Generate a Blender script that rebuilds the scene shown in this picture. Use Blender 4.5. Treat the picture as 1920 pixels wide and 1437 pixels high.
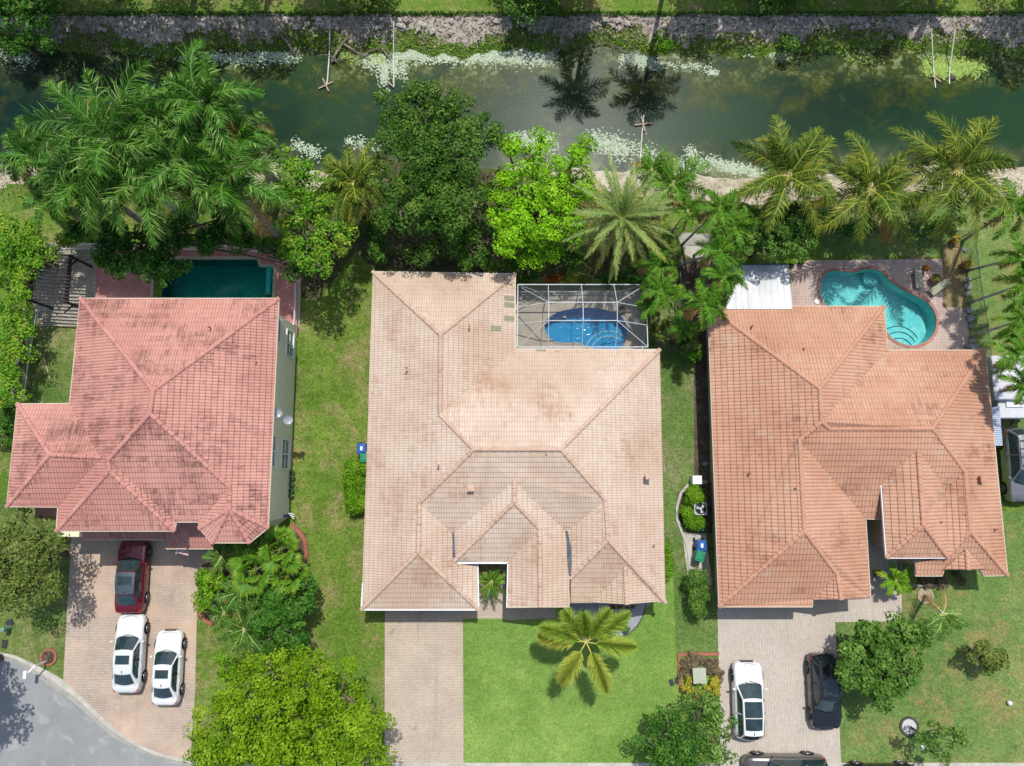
import bpy, bmesh, math, random
import numpy as np
from mathutils import Vector, Matrix, Euler
from mathutils.geometry import tessellate_polygon
for o in list(bpy.data.objects): bpy.data.objects.remove(o)
scene = bpy.context.scene
COL = scene.collection
R = math.radians
# ------------------------------------------------------------------ camera
LENS = 25.57; F = LENS/36*1920; TILT = R(7); CAMZ = 49.0
cd = bpy.data.cameras.new('camera'); cam = bpy.data.objects.new('camera', cd); COL.objects.link(cam)
cd.sensor_width = 36; cd.sensor_fit = 'HORIZONTAL'; cd.lens = LENS; cd.clip_end = 2000; cd.clip_start = .5
cam.location = (0, 0, CAMZ); cam.rotation_euler = (TILT, 0, 0); scene.camera = cam
scene.render.resolution_x = 1024; scene.render.resolution_y = 766
# ------------------------------------------------------------------ light
SUNV = Vector((.09, .46, 1)).normalized()          # towards the sun
elev = math.asin(SUNV.z); azim = math.atan2(SUNV.x, SUNV.y)
w = bpy.data.worlds.new('World'); scene.world = w; w.use_nodes = True
nt = w.node_tree; bgn = nt.nodes['Background']
sky = nt.nodes.new('ShaderNodeTexSky'); sky.sky_type = 'NISHITA'; sky.sun_disc = False
sky.sun_elevation = elev; sky.sun_rotation = azim; sky.dust_density = 2.0; sky.air_density = 1.0; sky.ozone_density = 1.0
nt.links.new(sky.outputs[0], bgn.inputs[0]); bgn.inputs[1].default_value = 0.15
sl = bpy.data.lights.new('sun', 'SUN'); sl.energy = 4.0; sl.angle = R(.5); sl.color = (1, .965, .91)
so = bpy.data.objects.new('sun', sl); COL.objects.link(so); so.rotation_euler = SUNV.to_track_quat('Z', 'Y').to_euler()
scene.view_settings.view_transform = 'Standard'; scene.view_settings.look = 'None'
scene.view_settings.exposure = 0.15; scene.view_settings.gamma = 1
scene.render.engine = 'CYCLES'; scene.cycles.max_bounces = 6; scene.cycles.transparent_max_bounces = 12
scene.cycles.diffuse_bounces = 3; scene.cycles.glossy_bounces = 2; scene.cycles.transmission_bounces = 3
# ------------------------------------------------------------------ helpers
def W(px, py, z=0.):
    """where the sight line through a point of the 1920x1437 photograph meets the height z"""
    u = (px-960)/F; v = (718.5-py)/F
    d = math.cos(TILT)-v*math.sin(TILT); t = (CAMZ-z)/d
    return Vector((u*t, (math.sin(TILT)+v*math.cos(TILT))*t, z))
def mpp(py, z=0.):
    v = (718.5-py)/F
    return (CAMZ-z)/(math.cos(TILT)-v*math.sin(TILT))/F
def lin(c):
    c /= 255.; return c/12.92 if c <= .04045 else ((c+.055)/1.055)**2.4
def C(r, g, b, k=.8): return (lin(r)*k, lin(g)*k, lin(b)*k, 1)
def tag(o, label=None, cat=None, group=None, kind=None):
    if label: o['label'] = label
    if cat: o['category'] = cat
    if group: o['group'] = group
    if kind: o['kind'] = kind
    return o
def empty(name, loc=(0, 0, 0), label=None, cat=None, group=None, rz=0):
    o = bpy.data.objects.new(name, None); COL.objects.link(o); o.location = loc; o.rotation_euler = (0, 0, rz)
    o.empty_display_size = .3
    return tag(o, label, cat, group)
def link(name, me, parent=None):
    o = bpy.data.objects.new(name, me); COL.objects.link(o)
    if parent is not None: o.parent = parent
    return o
def kids(o): return [c for c in bpy.data.objects if c.parent == o]
def dup(o, loc, rz=None, scale=None, label=None, group=None):
    def cp(s, par):
        c = s.copy(); COL.objects.link(c)
        if par is not None: c.parent = par
        for k in CH.get(s.name, []): cp(k, c)
        return c
    CH = {}
    for k in bpy.data.objects:
        if k.parent: CH.setdefault(k.parent.name, []).append(k)
    n = cp(o, None); n.location = loc
    if rz is not None: n.rotation_euler = (0, 0, rz)
    if scale is not None: n.scale = (scale,)*3 if not hasattr(scale, '__len__') else scale
    if label: n['label'] = label
    if group: n['group'] = group
    return n
class MB:
    def __init__(s): s.v = []; s.f = []
    def face(s, pts):
        n = len(s.v); s.v += [tuple(p) for p in pts]; s.f.append(tuple(range(n, n+len(pts))))
    def add(s, vs, fs):
        n = len(s.v); s.v += [tuple(p) for p in vs]; s.f += [tuple(i+n for i in f) for f in fs]
    def box(s, c, size, rz=0, taper=1.):
        hx, hy, hz = [a/2 for a in size]; ca, sa = math.cos(rz), math.sin(rz); vs = []
        for z in (-hz, hz):
            k = taper if z > 0 else 1
            for x, y in ((-hx, -hy), (hx, -hy), (hx, hy), (-hx, hy)):
                x *= k; y *= k
                vs.append((c[0]+x*ca-y*sa, c[1]+x*sa+y*ca, c[2]+z))
        s.add(vs, [(3, 2, 1, 0), (4, 5, 6, 7), (0, 1, 5, 4), (1, 2, 6, 5), (2, 3, 7, 6), (3, 0, 4, 7)])
    def bar(s, a, b, w=.05, h=None):
        a = Vector(a); b = Vector(b); h = h or w; d = (b-a)
        if d.length < 1e-6: return
        d.normalize(); up = Vector((0, 0, 1)) if abs(d.z) < .95 else Vector((0, 1, 0))
        x = d.cross(up).normalized()*w/2; y = x.cross(d).normalized()*h/2
        vs = [a-x-y, a+x-y, a+x+y, a-x+y, b-x-y, b+x-y, b+x+y, b-x+y]
        s.add(vs, [(3, 2, 1, 0), (4, 5, 6, 7), (0, 1, 5, 4), (1, 2, 6, 5), (2, 3, 7, 6), (3, 0, 4, 7)])
    def tube(s, pts, rad, n=8, caps=True):
        pts = [Vector(p) for p in pts]
        if not hasattr(rad, '__len__'): rad = [rad]*len(pts)
        base = len(s.v); x = None
        for i, p in enumerate(pts):
            d = (pts[min(i+1, len(pts)-1)]-pts[max(i-1, 0)])
            if d.length < 1e-9: d = Vector((0, 0, 1))
            d.normalize()
            if x is None:
                up = Vector((0, 0, 1)) if abs(d.z) < .9 else Vector((0, 1, 0)); x = d.cross(up).normalized()
            x = (x-d*x.dot(d)).normalized(); y = d.cross(x)
            for k in range(n):
                a = 2*math.pi*k/n; s.v.append(tuple(p+(x*math.cos(a)+y*math.sin(a))*rad[i]))
        for i in range(len(pts)-1):
            for k in range(n):
                a = base+i*n+k; b = base+i*n+(k+1) % n
                s.f.append((a, b, b+n, a+n))
        if caps:
            s.f.append(tuple(base+k for k in reversed(range(n)))); e = base+(len(pts)-1)*n
            s.f.append(tuple(e+k for k in range(n)))
    def lathe(s, c, prof, n=24):
        base = len(s.v)
        for r, z in prof:
            for k in range(n):
                a = 2*math.pi*k/n; s.v.append((c[0]+r*math.cos(a), c[1]+r*math.sin(a), c[2]+z))
        for i in range(len(prof)-1):
            for k in range(n):
                a = base+i*n+k; b = base+i*n+(k+1) % n; s.f.append((a, b, b+n, a+n))
        s.f.append(tuple(base+k for k in reversed(range(n)))); e = base+(len(prof)-1)*n
        s.f.append(tuple(e+k for k in range(n)))
    def prism(s, pts, z0, z1, cap=True):
        n = len(pts); a = sum(pts[i][0]*pts[(i+1) % n][1]-pts[(i+1) % n][0]*pts[i][1] for i in range(n))
        if a < 0: pts = list(reversed(pts))
        vs = [(p[0], p[1], z0) for p in pts]+[(p[0], p[1], z1) for p in pts]
        fs = [(i, (i+1) % n, (i+1) % n+n, i+n) for i in range(n)]
        if cap:
            for t in tessellate_polygon([[Vector((p[0], p[1], 0)) for p in pts]]):
                p0, p1, p2 = [pts[i] for i in t]
                if (p1[0]-p0[0])*(p2[1]-p0[1])-(p2[0]-p0[0])*(p1[1]-p0[1]) < 0: t = t[::-1]
                fs.append(tuple(i+n for i in t)); fs.append(tuple(reversed(t)))
        s.add(vs, fs)
    def build(s, name, mat, parent=None, smooth=False, bevel=0):
        me = bpy.data.meshes.new(name); me.from_pydata(s.v, [], s.f); me.update()
        if isinstance(mat, (list, tuple)):
            for m in mat: me.materials.append(m)
        elif mat: me.materials.append(mat)
        o = link(name, me, parent)
        if smooth: me.polygons.foreach_set('use_smooth', [True]*len(me.polygons))
        if bevel:
            m = o.modifiers.new('bevel', 'BEVEL'); m.width = bevel; m.segments = 2; m.limit_method = 'ANGLE'
        return o
def quads(name, V, tint, mat, parent=None, tri=False):
    """V (n,4,3) array of quads, tint (n,) -> one mesh"""
    V = np.asarray(V, dtype=np.float32); n = len(V); k = V.shape[1]
    me = bpy.data.meshes.new(name)
    me.vertices.add(n*k); me.vertices.foreach_set('co', V.reshape(-1))
    me.loops.add(n*k); me.loops.foreach_set('vertex_index', np.arange(n*k, dtype=np.int32))
    me.polygons.add(n); me.polygons.foreach_set('loop_start', np.arange(0, n*k, k, dtype=np.int32))
    me.update(calc_edges=True)
    if tint is not None:
        a = me.attributes.new('tint', 'FLOAT', 'FACE'); a.data.foreach_set('value', np.asarray(tint, dtype=np.float32))
    me.materials.append(mat)
    return link(name, me, parent)
# ------------------------------------------------------------------ materials
class NT:
    def __init__(s, name):
        s.m = bpy.data.materials.new(name); s.m.use_nodes = True; s.t = s.m.node_tree; s.p = s.t.nodes['Principled BSDF']
        s.out = s.t.nodes['Material Output']
    def n(s, typ, **kw):
        n = s.t.nodes.new(typ)
        for k, v in kw.items():
            if k.startswith('_'): n.inputs[int(k[1:])].default_value = v
            else: setattr(n, k, v)
        return n
    def l(s, a, b): s.t.links.new(a, b)
    def noise(s, scale, co=None, detail=4, rough=.55, dist=0):
        n = s.n('ShaderNodeTexNoise'); n.inputs['Scale'].default_value = scale; n.inputs['Detail'].default_value = detail
        n.inputs['Roughness'].default_value = rough; n.inputs['Distortion'].default_value = dist
        if co is not None: s.l(co, n.inputs['Vector'])
        return n.outputs[0]
    def mrange(s, v, a, b, c=0., d=1.):
        n = s.n('ShaderNodeMapRange'); s.l(v, n.inputs[0])
        for i, x in enumerate((a, b, c, d)): n.inputs[i+1].default_value = x
        return n.outputs[0]
    def mix(s, f, a, b, mode='MIX'):
        n = s.n('ShaderNodeMix', data_type='RGBA', blend_type=mode)
        for i, x in ((0, f), (6, a), (7, b)):
            if hasattr(x, 'is_output') or isinstance(x, bpy.types.NodeSocket): s.l(x, n.inputs[i])
            else: n.inputs[i].default_value = x
        return n.outputs[2]
    def math(s, op, a, b=None):
        n = s.n('ShaderNodeMath', operation=op)
        for i, x in enumerate((a, b)):
            if x is None: continue
            if isinstance(x, bpy.types.NodeSocket): s.l(x, n.inputs[i])
            else: n.inputs[i].default_value = x
        return n.outputs[0]
    def pos(s): return s.n('ShaderNodeNewGeometry').outputs['Position']
    def obj(s): return s.n('ShaderNodeTexCoord').outputs['Object']
    def mapping(s, v, scale=(1, 1, 1), rot=(0, 0, 0)):
        n = s.n('ShaderNodeMapping'); s.l(v, n.inputs[0]); n.inputs['Scale'].default_value = scale; n.inputs['Rotation'].default_value = rot
        return n.outputs[0]
    def bump(s, h, strength=.5, dist=.02):
        n = s.n('ShaderNodeBump'); n.inputs['Strength'].default_value = strength; n.inputs['Distance'].default_value = dist
        s.l(h, n.inputs['Height']); s.l(n.outputs[0], s.p.inputs['Normal'])
    def col(s, c, rough=.8, spec=.3, metal=0):
        if isinstance(c, bpy.types.NodeSocket): s.l(c, s.p.inputs['Base Color'])
        else: s.p.inputs['Base Color'].default_value = c
        s.p.inputs['Roughness'].default_value = rough; s.p.inputs['Specular IOR Level'].default_value = spec; s.p.inputs['Metallic'].default_value = metal
        return s.m
MATS = {}
def plain(name, c, rough=.6, spec=.4, metal=0, var=.12, scale=6):
    """a paint or plastic with slight uneven wear"""
    if name in MATS: return MATS[name]
    t = NT(name); v = t.noise(scale, t.obj(), 5)
    f = t.mrange(v, .3, .7, 1-var, 1+var*.6)
    n = t.n('ShaderNodeVectorMath', operation='SCALE'); n.inputs[0].default_value = c[:3]; t.l(f, n.inputs[3])
    m = t.col(n.outputs[0], rough, spec, metal); MATS[name] = m; return m
def grass_mat(name, base, light, dry, dryness=.5, seed=0., contrast=1.):
    t = NT(name); p = t.pos(); q = t.n('ShaderNodeVectorMath', operation='ADD'); t.l(p, q.inputs[0]); q.inputs[1].default_value = (seed, seed*1.7, 0); q = q.outputs[0]
    big = t.noise(.16, q, 5, .6); mid = t.noise(.75, q, 6, .65); fine = t.noise(7, q, 6, .75); tiny = t.noise(26, q, 3, .8)
    c = t.mix(t.mrange(big, .38, .62), base, light)
    c = t.mix(t.mrange(mid, .5-.12, .5+.22, 0, .55), c, tuple(x*.72 for x in base[:3])+(1,))
    dn = t.math('ADD', t.math('MULTIPLY', t.noise(.42, q, 6, .7, .4), .65), t.math('MULTIPLY', t.noise(2.4, q, 5, .7), .35))
    c = t.mix(t.mrange(dn, .60-dryness*.14, .74-dryness*.12, 0, .85), c, dry)
    clump = t.noise(2.6, q, 6, .72, .3)
    v = t.math('ADD', t.math('MULTIPLY', t.mrange(fine, .38, .62, 0, 1), .5), t.math('ADD', t.math('MULTIPLY', t.mrange(tiny, .38, .62, 0, 1), .2), t.math('MULTIPLY', t.mrange(clump, .36, .64, 0, 1), .3)))
    c = t.mix(1., c, t.n('ShaderNodeCombineColor').outputs[0], 'MULTIPLY') if False else c
    g = t.n('ShaderNodeVectorMath', operation='SCALE'); t.l(c, g.inputs[0]); t.l(t.mrange(v, 0, 1, 1-.62*contrast, 1+.55*contrast), g.inputs[3])
    t.bump(v, .9, .05)
    return t.col(g.outputs[0], .95, .1)
def paver_mat(name, c1, c2, mortar, bw=.22, rh=.11, rot=0., stain=.25, offset=.5, warm=None):
    t = NT(name); p = t.mapping(t.pos(), rot=(0, 0, rot))
    b = t.n('ShaderNodeTexBrick'); t.l(p, b.inputs['Vector']); b.offset = offset; b.squash = 1
    b.inputs['Color1'].default_value = c1; b.inputs['Color2'].default_value = c2; b.inputs['Mortar'].default_value = mortar
    b.inputs['Scale'].default_value = 1; b.inputs['Mortar Size'].default_value = .012; b.inputs['Bias'].default_value = 0
    b.inputs['Brick Width'].default_value = bw; b.inputs['Row Height'].default_value = rh; b.inputs['Mortar Smooth'].default_value = .2
    c = b.outputs[0]
    if warm: c = t.mix(t.mrange(t.noise(.35, t.pos(), 5, .6), .4, .62, 0, .7), c, warm)
    n1 = t.noise(.5, t.pos(), 6, .65); n2 = t.noise(9, t.pos(), 4, .7)
    k = t.math('MULTIPLY', t.mrange(n1, .3, .7, 1-stain, 1+stain*.5), t.mrange(n2, .25, .75, .88, 1.1))
    g = t.n('ShaderNodeVectorMath', operation='SCALE'); t.l(c, g.inputs[0]); t.l(k, g.inputs[3])
    oil = t.mrange(t.noise(.9, t.pos(), 3, .55, .8), .66, .74, 1, .74); k = t.math('MULTIPLY', k, oil)
    tyre = t.mrange(t.noise(.55, t.mapping(t.pos(), (3.2, .16, 1)), 3, .6), .58, .72, 1, .86); k = t.math('MULTIPLY', k, tyre); t.l(k, g.inputs[3])
    t.bump(b.outputs[1], .3, -.01)
    return t.col(g.outputs[0], .85, .2)
def rough_mat(name, cols, scale=2., rough=.9, bump=.5, dist=.05, fine=12):
    """stone, soil, concrete: three colours mixed by noise"""
    t = NT(name); p = t.pos(); a = t.noise(scale, p, 7, .65); b = t.noise(fine, p, 5, .7); d = t.noise(scale*3.1, p, 5, .6, .5)
    c = t.mix(t.mrange(a, .4, .6), cols[0], cols[1]); c = t.mix(t.mrange(d, .55, .68), c, cols[2])
    g = t.n('ShaderNodeVectorMath', operation='SCALE'); t.l(c, g.inputs[0]); t.l(t.mrange(b, .3, .7, .78, 1.15), g.inputs[3])
    t.bump(t.math('ADD', a, b), bump, dist)
    return t.col(g.outputs[0], rough, .2)
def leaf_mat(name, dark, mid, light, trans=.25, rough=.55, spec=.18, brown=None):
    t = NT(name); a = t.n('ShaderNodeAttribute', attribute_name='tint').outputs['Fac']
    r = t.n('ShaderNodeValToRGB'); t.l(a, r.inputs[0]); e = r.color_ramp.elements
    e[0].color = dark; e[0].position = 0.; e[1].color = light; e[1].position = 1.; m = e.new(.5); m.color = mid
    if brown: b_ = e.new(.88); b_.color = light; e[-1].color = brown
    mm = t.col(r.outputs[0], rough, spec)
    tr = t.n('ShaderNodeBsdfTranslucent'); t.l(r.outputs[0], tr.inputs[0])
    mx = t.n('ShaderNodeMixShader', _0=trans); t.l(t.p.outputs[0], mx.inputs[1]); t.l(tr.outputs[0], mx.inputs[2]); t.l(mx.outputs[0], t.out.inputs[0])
    return mm
def glassy_water(name, tint, rough=.03, wave=6, strength=.25, absorb=1.):
    t = NT(name); t.t.nodes.remove(t.p)
    tr = t.n('ShaderNodeBsdfTransparent'); tr.inputs[0].default_value = tint
    gl = t.n('ShaderNodeBsdfGlossy'); gl.inputs['Roughness'].default_value = rough
    bp = t.n('ShaderNodeBump'); bp.inputs['Strength'].default_value = strength; bp.inputs['Distance'].default_value = .05
    t.l(t.noise(wave, t.pos(), 3, .5, .6), bp.inputs['Height']); t.l(bp.outputs[0], gl.inputs['Normal'])
    fr = t.n('ShaderNodeFresnel'); fr.inputs[0].default_value = 1.33; t.l(bp.outputs[0], fr.inputs['Normal'])
    mx = t.n('ShaderNodeMixShader'); t.l(fr.outputs[0], mx.inputs[0]); t.l(tr.outputs[0], mx.inputs[1]); t.l(gl.outputs[0], mx.inputs[2]); t.l(mx.outputs[0], t.out.inputs[0])
    return t.m
def screen_mat(name, c, opacity):
    t = NT(name); tr = t.n('ShaderNodeBsdfTransparent'); t.col(c, .8, .2)
    mx = t.n('ShaderNodeMixShader', _0=opacity); t.l(tr.outputs[0], mx.inputs[1]); t.l(t.p.outputs[0], mx.inputs[2]); t.l(mx.outputs[0], t.out.inputs[0])
    return t.m
# ================================================================== THE SETTING
rnd = random.Random(7); nrs = np.random.RandomState(11)
PP = lambda pts, z=0.: [W(x, y, z) for x, y in pts]
WZ = -1.15
def sheet(name, outer, z, mat, holes=(), label=None):
    loops = [[Vector((p[0], p[1], 0)) for p in outer]]+[[Vector((p[0], p[1], 0)) for p in h] for h in holes]
    flat = [p for l in loops for p in l]; fs = []
    for t in tessellate_polygon(loops):
        a, b, c = [flat[i] for i in t]
        if (b.x-a.x)*(c.y-a.y)-(c.x-a.x)*(b.y-a.y) < 0: t = t[::-1]
        fs.append(tuple(t))
    m = MB(); m.add([(p.x, p.y, z) for p in flat], fs)
    o = m.build(name, mat); o['kind'] = 'structure'
    return o
def smooth_loop(pts, n=8):
    out = []; k = len(pts)
    for i in range(k):
        p0, p1, p2, p3 = [Vector(pts[(i+j-1) % k][:2]) for j in range(4)]
        for s in range(n):
            t = s/n
            out.append(.5*((2*p1)+(p2-p0)*t+(2*p0-5*p1+4*p2-p3)*t*t+(3*p1-p0-3*p2+p3)*t*t*t))
    return out
def offset_loop(pts, d):
    n = len(pts); P = [Vector(p[:2]) for p in pts]; a = sum(P[i].x*P[(i+1) % n].y-P[(i+1) % n].x*P[i].y for i in range(n)); s = 1 if a > 0 else -1
    out = []
    for i in range(n):
        e1 = (P[i]-P[i-1]); e2 = (P[(i+1) % n]-P[i])
        if e1.length < 1e-6 or e2.length < 1e-6: out.append(P[i].copy()); continue
        e1.normalize(); e2.normalize()
        n1 = Vector((e1.y, -e1.x))*s; n2 = Vector((e2.y, -e2.x))*s; m = n1+n2
        m = m/max(.35, (1+n1.dot(n2)))
        out.append(P[i]+m*d)
    return out
G_base = grass_mat('lawn_rough', C(104, 140, 50, .66), C(132, 162, 66, .68), C(184, 164, 118, .62), .88, 0, 1.15)
G_front = grass_mat('lawn_front', C(122, 162, 72, .72), C(152, 184, 92, .72), C(170, 186, 100, .7), .45, 31, .75)
G_right = grass_mat('lawn_right', C(114, 150, 76, .66), C(142, 168, 94, .66), C(182, 160, 108, .66), .85, 57, .95)
G_strip = grass_mat('lawn_strip', C(106, 140, 66, .66), C(132, 158, 86, .66), C(168, 162, 124, .62), .8, 83, 1.1)
G_left = grass_mat('lawn_left', C(108, 138, 66, .64), C(134, 156, 84, .64), C(184, 168, 124, .64), .75, 99, 1.1)
M_bank = rough_mat('bank_soil', [C(210, 200, 186, .8), C(190, 176, 166, .76), C(116, 134, 76, .6)], 1.3, .95, 1., .12, 9)
M_sand = rough_mat('bank_sand', [C(214, 204, 182, .68), C(190, 176, 152, .62), C(140, 146, 92, .6)], .8, .95, .6, .06, 10)
M_bankg = rough_mat('bank_grass', [C(122, 144, 70, .66), C(92, 116, 48, .6), C(160, 152, 120, .66)], 1.6, .95, .8, .06, 12)
M_bed = rough_mat('canal_bed', [C(60, 60, 40, .5), C(40, 44, 30, .5), C(70, 70, 40, .5)], .5)
# --- the ground: one sheet with the canal cut through it, open under the three pools
LP0, LP1 = W(286, 566, 0), W(516, 484, 0)            # left pool inner rectangle
holes_rect = [(W(292, 700).x+.1, W(512, 500).x, W(300, 562).y-1.0, W(300, 487).y),
              (W(1019, 700).x, W(1178, 700).x, W(1100, 658).y, W(1100, 578).y),
              (W(1535, 510).x+.0, W(1759, 600).x+.25, W(1700, 650).y-.1, W(1700, 503).y+.1)]
def shore_s(x): return 21.15+.35*math.sin(x*.21+1)+.22*math.sin(x*.7)+(.9 if x < -12 else 0)*min(1, (-12-x)/6 if x < -12 else 0)
def shore_n(x): return 30.75+.28*math.sin(x*.3)+.2*math.sin(x*.9+2)+.12*math.sin(x*2.3)
def gz(x, y):
    s = shore_s(x); n = shore_n(x)
    def sm(t): t = max(0., min(1., t)); return t*t*(3-2*t)
    if y < (s+n)/2:
        z = -WZ*0+(-2.4)*sm((y-(s-1.7))/4.2)
        z = z if y > s-1.7 else 0
        # make the water line fall at the shore
    else:
        lt = 32.95+.05*math.sin(x*.8)
        if y >= lt: z = 0.
        elif y > n: u_ = (y-n)/(lt-n); z = WZ+(abs(WZ)-.12)*u_**.85+.10*math.sin(x*1.7)*math.sin(u_*3.14)
        else: z = max(-2.4, WZ-(n-y)*.55)
    return z+(.05*math.sin(x*3.1+y*2.3)+.04*math.sin(x*5.3-y*4.1) if z < -.14 else 0)
xs = set([-600, -400, -250, -160, -110, -80, -60]+[x*.5 for x in range(-88, 89)]+[60, 80, 110, 160, 250, 400, 600])
ys = set([-600, -400, -250, -150, -100, -60, -40, -30]+[y*1.0 for y in range(-26, 18)]+[18+y*.3 for y in range(0, 60)]+[32.86, 32.92, 32.97, 33.02, 37, 40, 45, 55, 75, 110, 160, 250, 400, 600])
for h in holes_rect:
    xs |= {h[0], h[1]}; ys |= {h[2], h[3]}
xs = sorted(xs); ys = sorted(ys)
m = MB()
for y in ys:
    for x in xs: m.v.append((x, y, gz(x, y)))
nx = len(xs); mi = []
for j in range(len(ys)-1):
    for i in range(nx-1):
        cx = (xs[i]+xs[i+1])/2; cy = (ys[j]+ys[j+1])/2
        if any(h[0]-1e-4 < cx < h[1]+1e-4 and h[2]-1e-4 < cy < h[3]+1e-4 for h in holes_rect): continue
        a = j*nx+i; m.f.append((a, a+1, a+1+nx, a+nx)); z = gz(cx, cy)
        if cy < 26: mi.append(0 if cy < shore_s(cx)-2.1 else (2 if z > -1.3 else 3))
        else: mi.append(0 if cy > 32.9 else ((1 if cy > shore_n(cx)+1.0+.45*math.sin(cx*.8+1)+.25*math.sin(cx*2.9) else 4) if z > -1.4 else 3))
ground = m.build('ground', [G_base, M_bank, M_sand, M_bed, M_bankg], None, True); ground['kind'] = 'structure'
ground.data.polygons.foreach_set('material_index', mi)
# --- canal water
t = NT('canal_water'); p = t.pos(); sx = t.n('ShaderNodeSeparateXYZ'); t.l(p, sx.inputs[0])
weed_refl = t.noise(.45, p, 6, .6, .6); fine = t.noise(3.2, p, 5, .65)
dn = t.mrange(sx.outputs[1], 25.2, 30.2, 0, 1)         # olive patches thicken northward: submerged weeds, with reflection contrast painted in
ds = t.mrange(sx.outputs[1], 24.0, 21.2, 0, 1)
f = t.math('ADD', weed_refl, t.math('MULTIPLY', dn, .26)); f = t.mrange(f, .56, .78, 0, .9)
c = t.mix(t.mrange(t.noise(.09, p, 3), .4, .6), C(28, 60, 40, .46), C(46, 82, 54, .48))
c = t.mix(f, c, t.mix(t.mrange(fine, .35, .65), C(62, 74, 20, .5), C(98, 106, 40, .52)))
c = t.mix(t.math('MULTIPLY', ds, t.mrange(weed_refl, .38, .6)), c, C(116, 118, 84, .7))
film = t.math('MULTIPLY', t.mrange(t.noise(2.2, p, 8, .75, .5), .5, .56), t.math('MAXIMUM', t.mrange(sx.outputs[1], 27.8, 30.2, 0, .95), t.mrange(sx.outputs[1], 22.8, 21.4, 0, .7))); c = t.mix(t.math('MULTIPLY', film, t.mrange(weed_refl, .44, .56, .1, 1)), c, C(140, 160, 112, .66))
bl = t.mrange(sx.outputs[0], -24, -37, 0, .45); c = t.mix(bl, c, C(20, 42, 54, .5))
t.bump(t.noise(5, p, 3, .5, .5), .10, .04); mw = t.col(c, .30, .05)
m = MB(); X = [-600, -60, -30, 0, 30, 60, 600]
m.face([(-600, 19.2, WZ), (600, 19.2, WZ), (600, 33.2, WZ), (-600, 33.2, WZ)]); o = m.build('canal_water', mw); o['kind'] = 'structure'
# --- lawns lying over the ground
L = lambda pts: PP(pts)
Z1, Z2, Z3 = .004, .008, .012
sheet('front_lawn', L([(866, 1080), (1262, 1080), (1268, 1240), (1345, 1240), (1352, 1434), (866, 1434)]), Z1, G_front)
sheet('right_lawn', L([(1560, 1040), (2140, 900), (2200, 1434), (1560, 1434)]), Z1, G_right)
sheet('side_lawn', L([(1228, 560), (1345, 560), (1350, 1238), (1270, 1238), (1262, 1078), (1220, 1078)]), Z1, G_strip)
sheet('back_lawn', L([(1540, 380), (2100, 380), (2180, 900), (1800, 900), (1790, 480), (1540, 480)]), Z1, G_right)
sheet('side_yard', L([(40, 590), (200, 590), (200, 770), (10, 770)]), Z1, G_left)
M_soil = rough_mat('soil_bed', [C(120, 104, 84, .55), C(86, 74, 58, .5), C(150, 138, 116, .55)], 3, .95, .8, .05, 14)
sheet('planting_soil', L([(365, 1060), (420, 1020), (480, 1000), (575, 1000), (560, 1075), (470, 1130), (430, 1140), (400, 1175), (372, 1160)]), Z1, M_soil)
sheet('back_garden_soil', L([(500, 400), (720, 300), (960, 320), (1240, 380), (1235, 528), (700, 505), (668, 470), (600, 560), (566, 560), (566, 470)]), Z1, rough_mat('leaf_litter', [C(104, 116, 62, .5), C(82, 78, 58, .5), C(150, 140, 116, .5)], 1.2, .95, .8, .05, 9))
# --- road, kerb, verge
M_road = rough_mat('asphalt', [C(172, 175, 174, .6), C(158, 162, 162, .6), C(182, 184, 180, .62)], .3, .9, .25, .01, 30)
M_conc = rough_mat('concrete', [C(206, 202, 190, .72), C(188, 184, 170, .7), C(214, 210, 200, .72)], .8, .85, .2, .01, 20)
M_conc2 = rough_mat('concrete_gutter', [C(196, 194, 184, .66), C(180, 178, 166, .62), C(206, 202, 190, .66)], 1.5, .85, .2, .01, 16)
zo = lambda l: [(x/3.99, 1077+y/3.99) for x, y in l]
up = [(-200, 1228), (-60, 1222)]+zo([(0, 585), (100, 600), (250, 668), (400, 745), (470, 790), (600, 905), (700, 1010), (820, 1120), (950, 1215), (1050, 1280), (1200, 1340), (1400, 1385), (1560, 1405)])
lo = [(-200, 1240), (-60, 1232)]+zo([(0, 625), (100, 652), (200, 712), (400, 855), (560, 965), (700, 1100), (830, 1210), (1000, 1310), (1150, 1375), (1300, 1420), (1450, 1450)])
up = PP(up); lo = PP(lo, -.1)
up += [W(760, 1430.5), W(2400, 1430.5)]; lo += [W(760, 1444, -.1), W(2400, 1444, -.1)]
def resample(P, n):
    P = [Vector(p) for p in P]; d = [0]
    for i in range(1, len(P)): d.append(d[-1]+(P[i]-P[i-1]).length)
    out = []
    for k in range(n):
        s = d[-1]*k/(n-1); i = max(j for j in range(len(d)) if d[j] <= s+1e-9); i = min(i, len(P)-2)
        out.append(P[i].lerp(P[i+1], (s-d[i])/max(1e-9, d[i+1]-d[i])))
    return out
U = resample(up, 160); Lo = resample(lo, 160)
m = MB(); m2 = MB()
for i in range(159):
    a, b, c, d = U[i], U[i+1], Lo[i+1], Lo[i]
    def q(s, z, h=0): 
        p = a.lerp(d, s); r = b.lerp(c, s); return (Vector((p.x, p.y, z)), Vector((r.x, r.y, z)))
    rows = [(-.02, -.05), (0, .022), (.45, .016), (.6, -.035), (1.0, -.095)]
    for k in range(3):
        p, r = q(*rows[k]); p2, r2 = q(*rows[k+1]); m.face([p2, r2, r, p])
    p, r = q(*rows[3]); p2, r2 = q(*rows[4]); m2.face([p2, r2, r, p])
o = m.build('kerb', M_conc); o['kind'] = 'structure'; o = m2.build('gutter_pan', M_conc2); o['kind'] = 'structure'
road = [Vector((p.x, p.y)) for p in Lo]+[W(2400, 2300).xy, W(-900, 2300).xy, W(-900, 1240).xy]
sheet('road', road, -.092, M_road)
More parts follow.
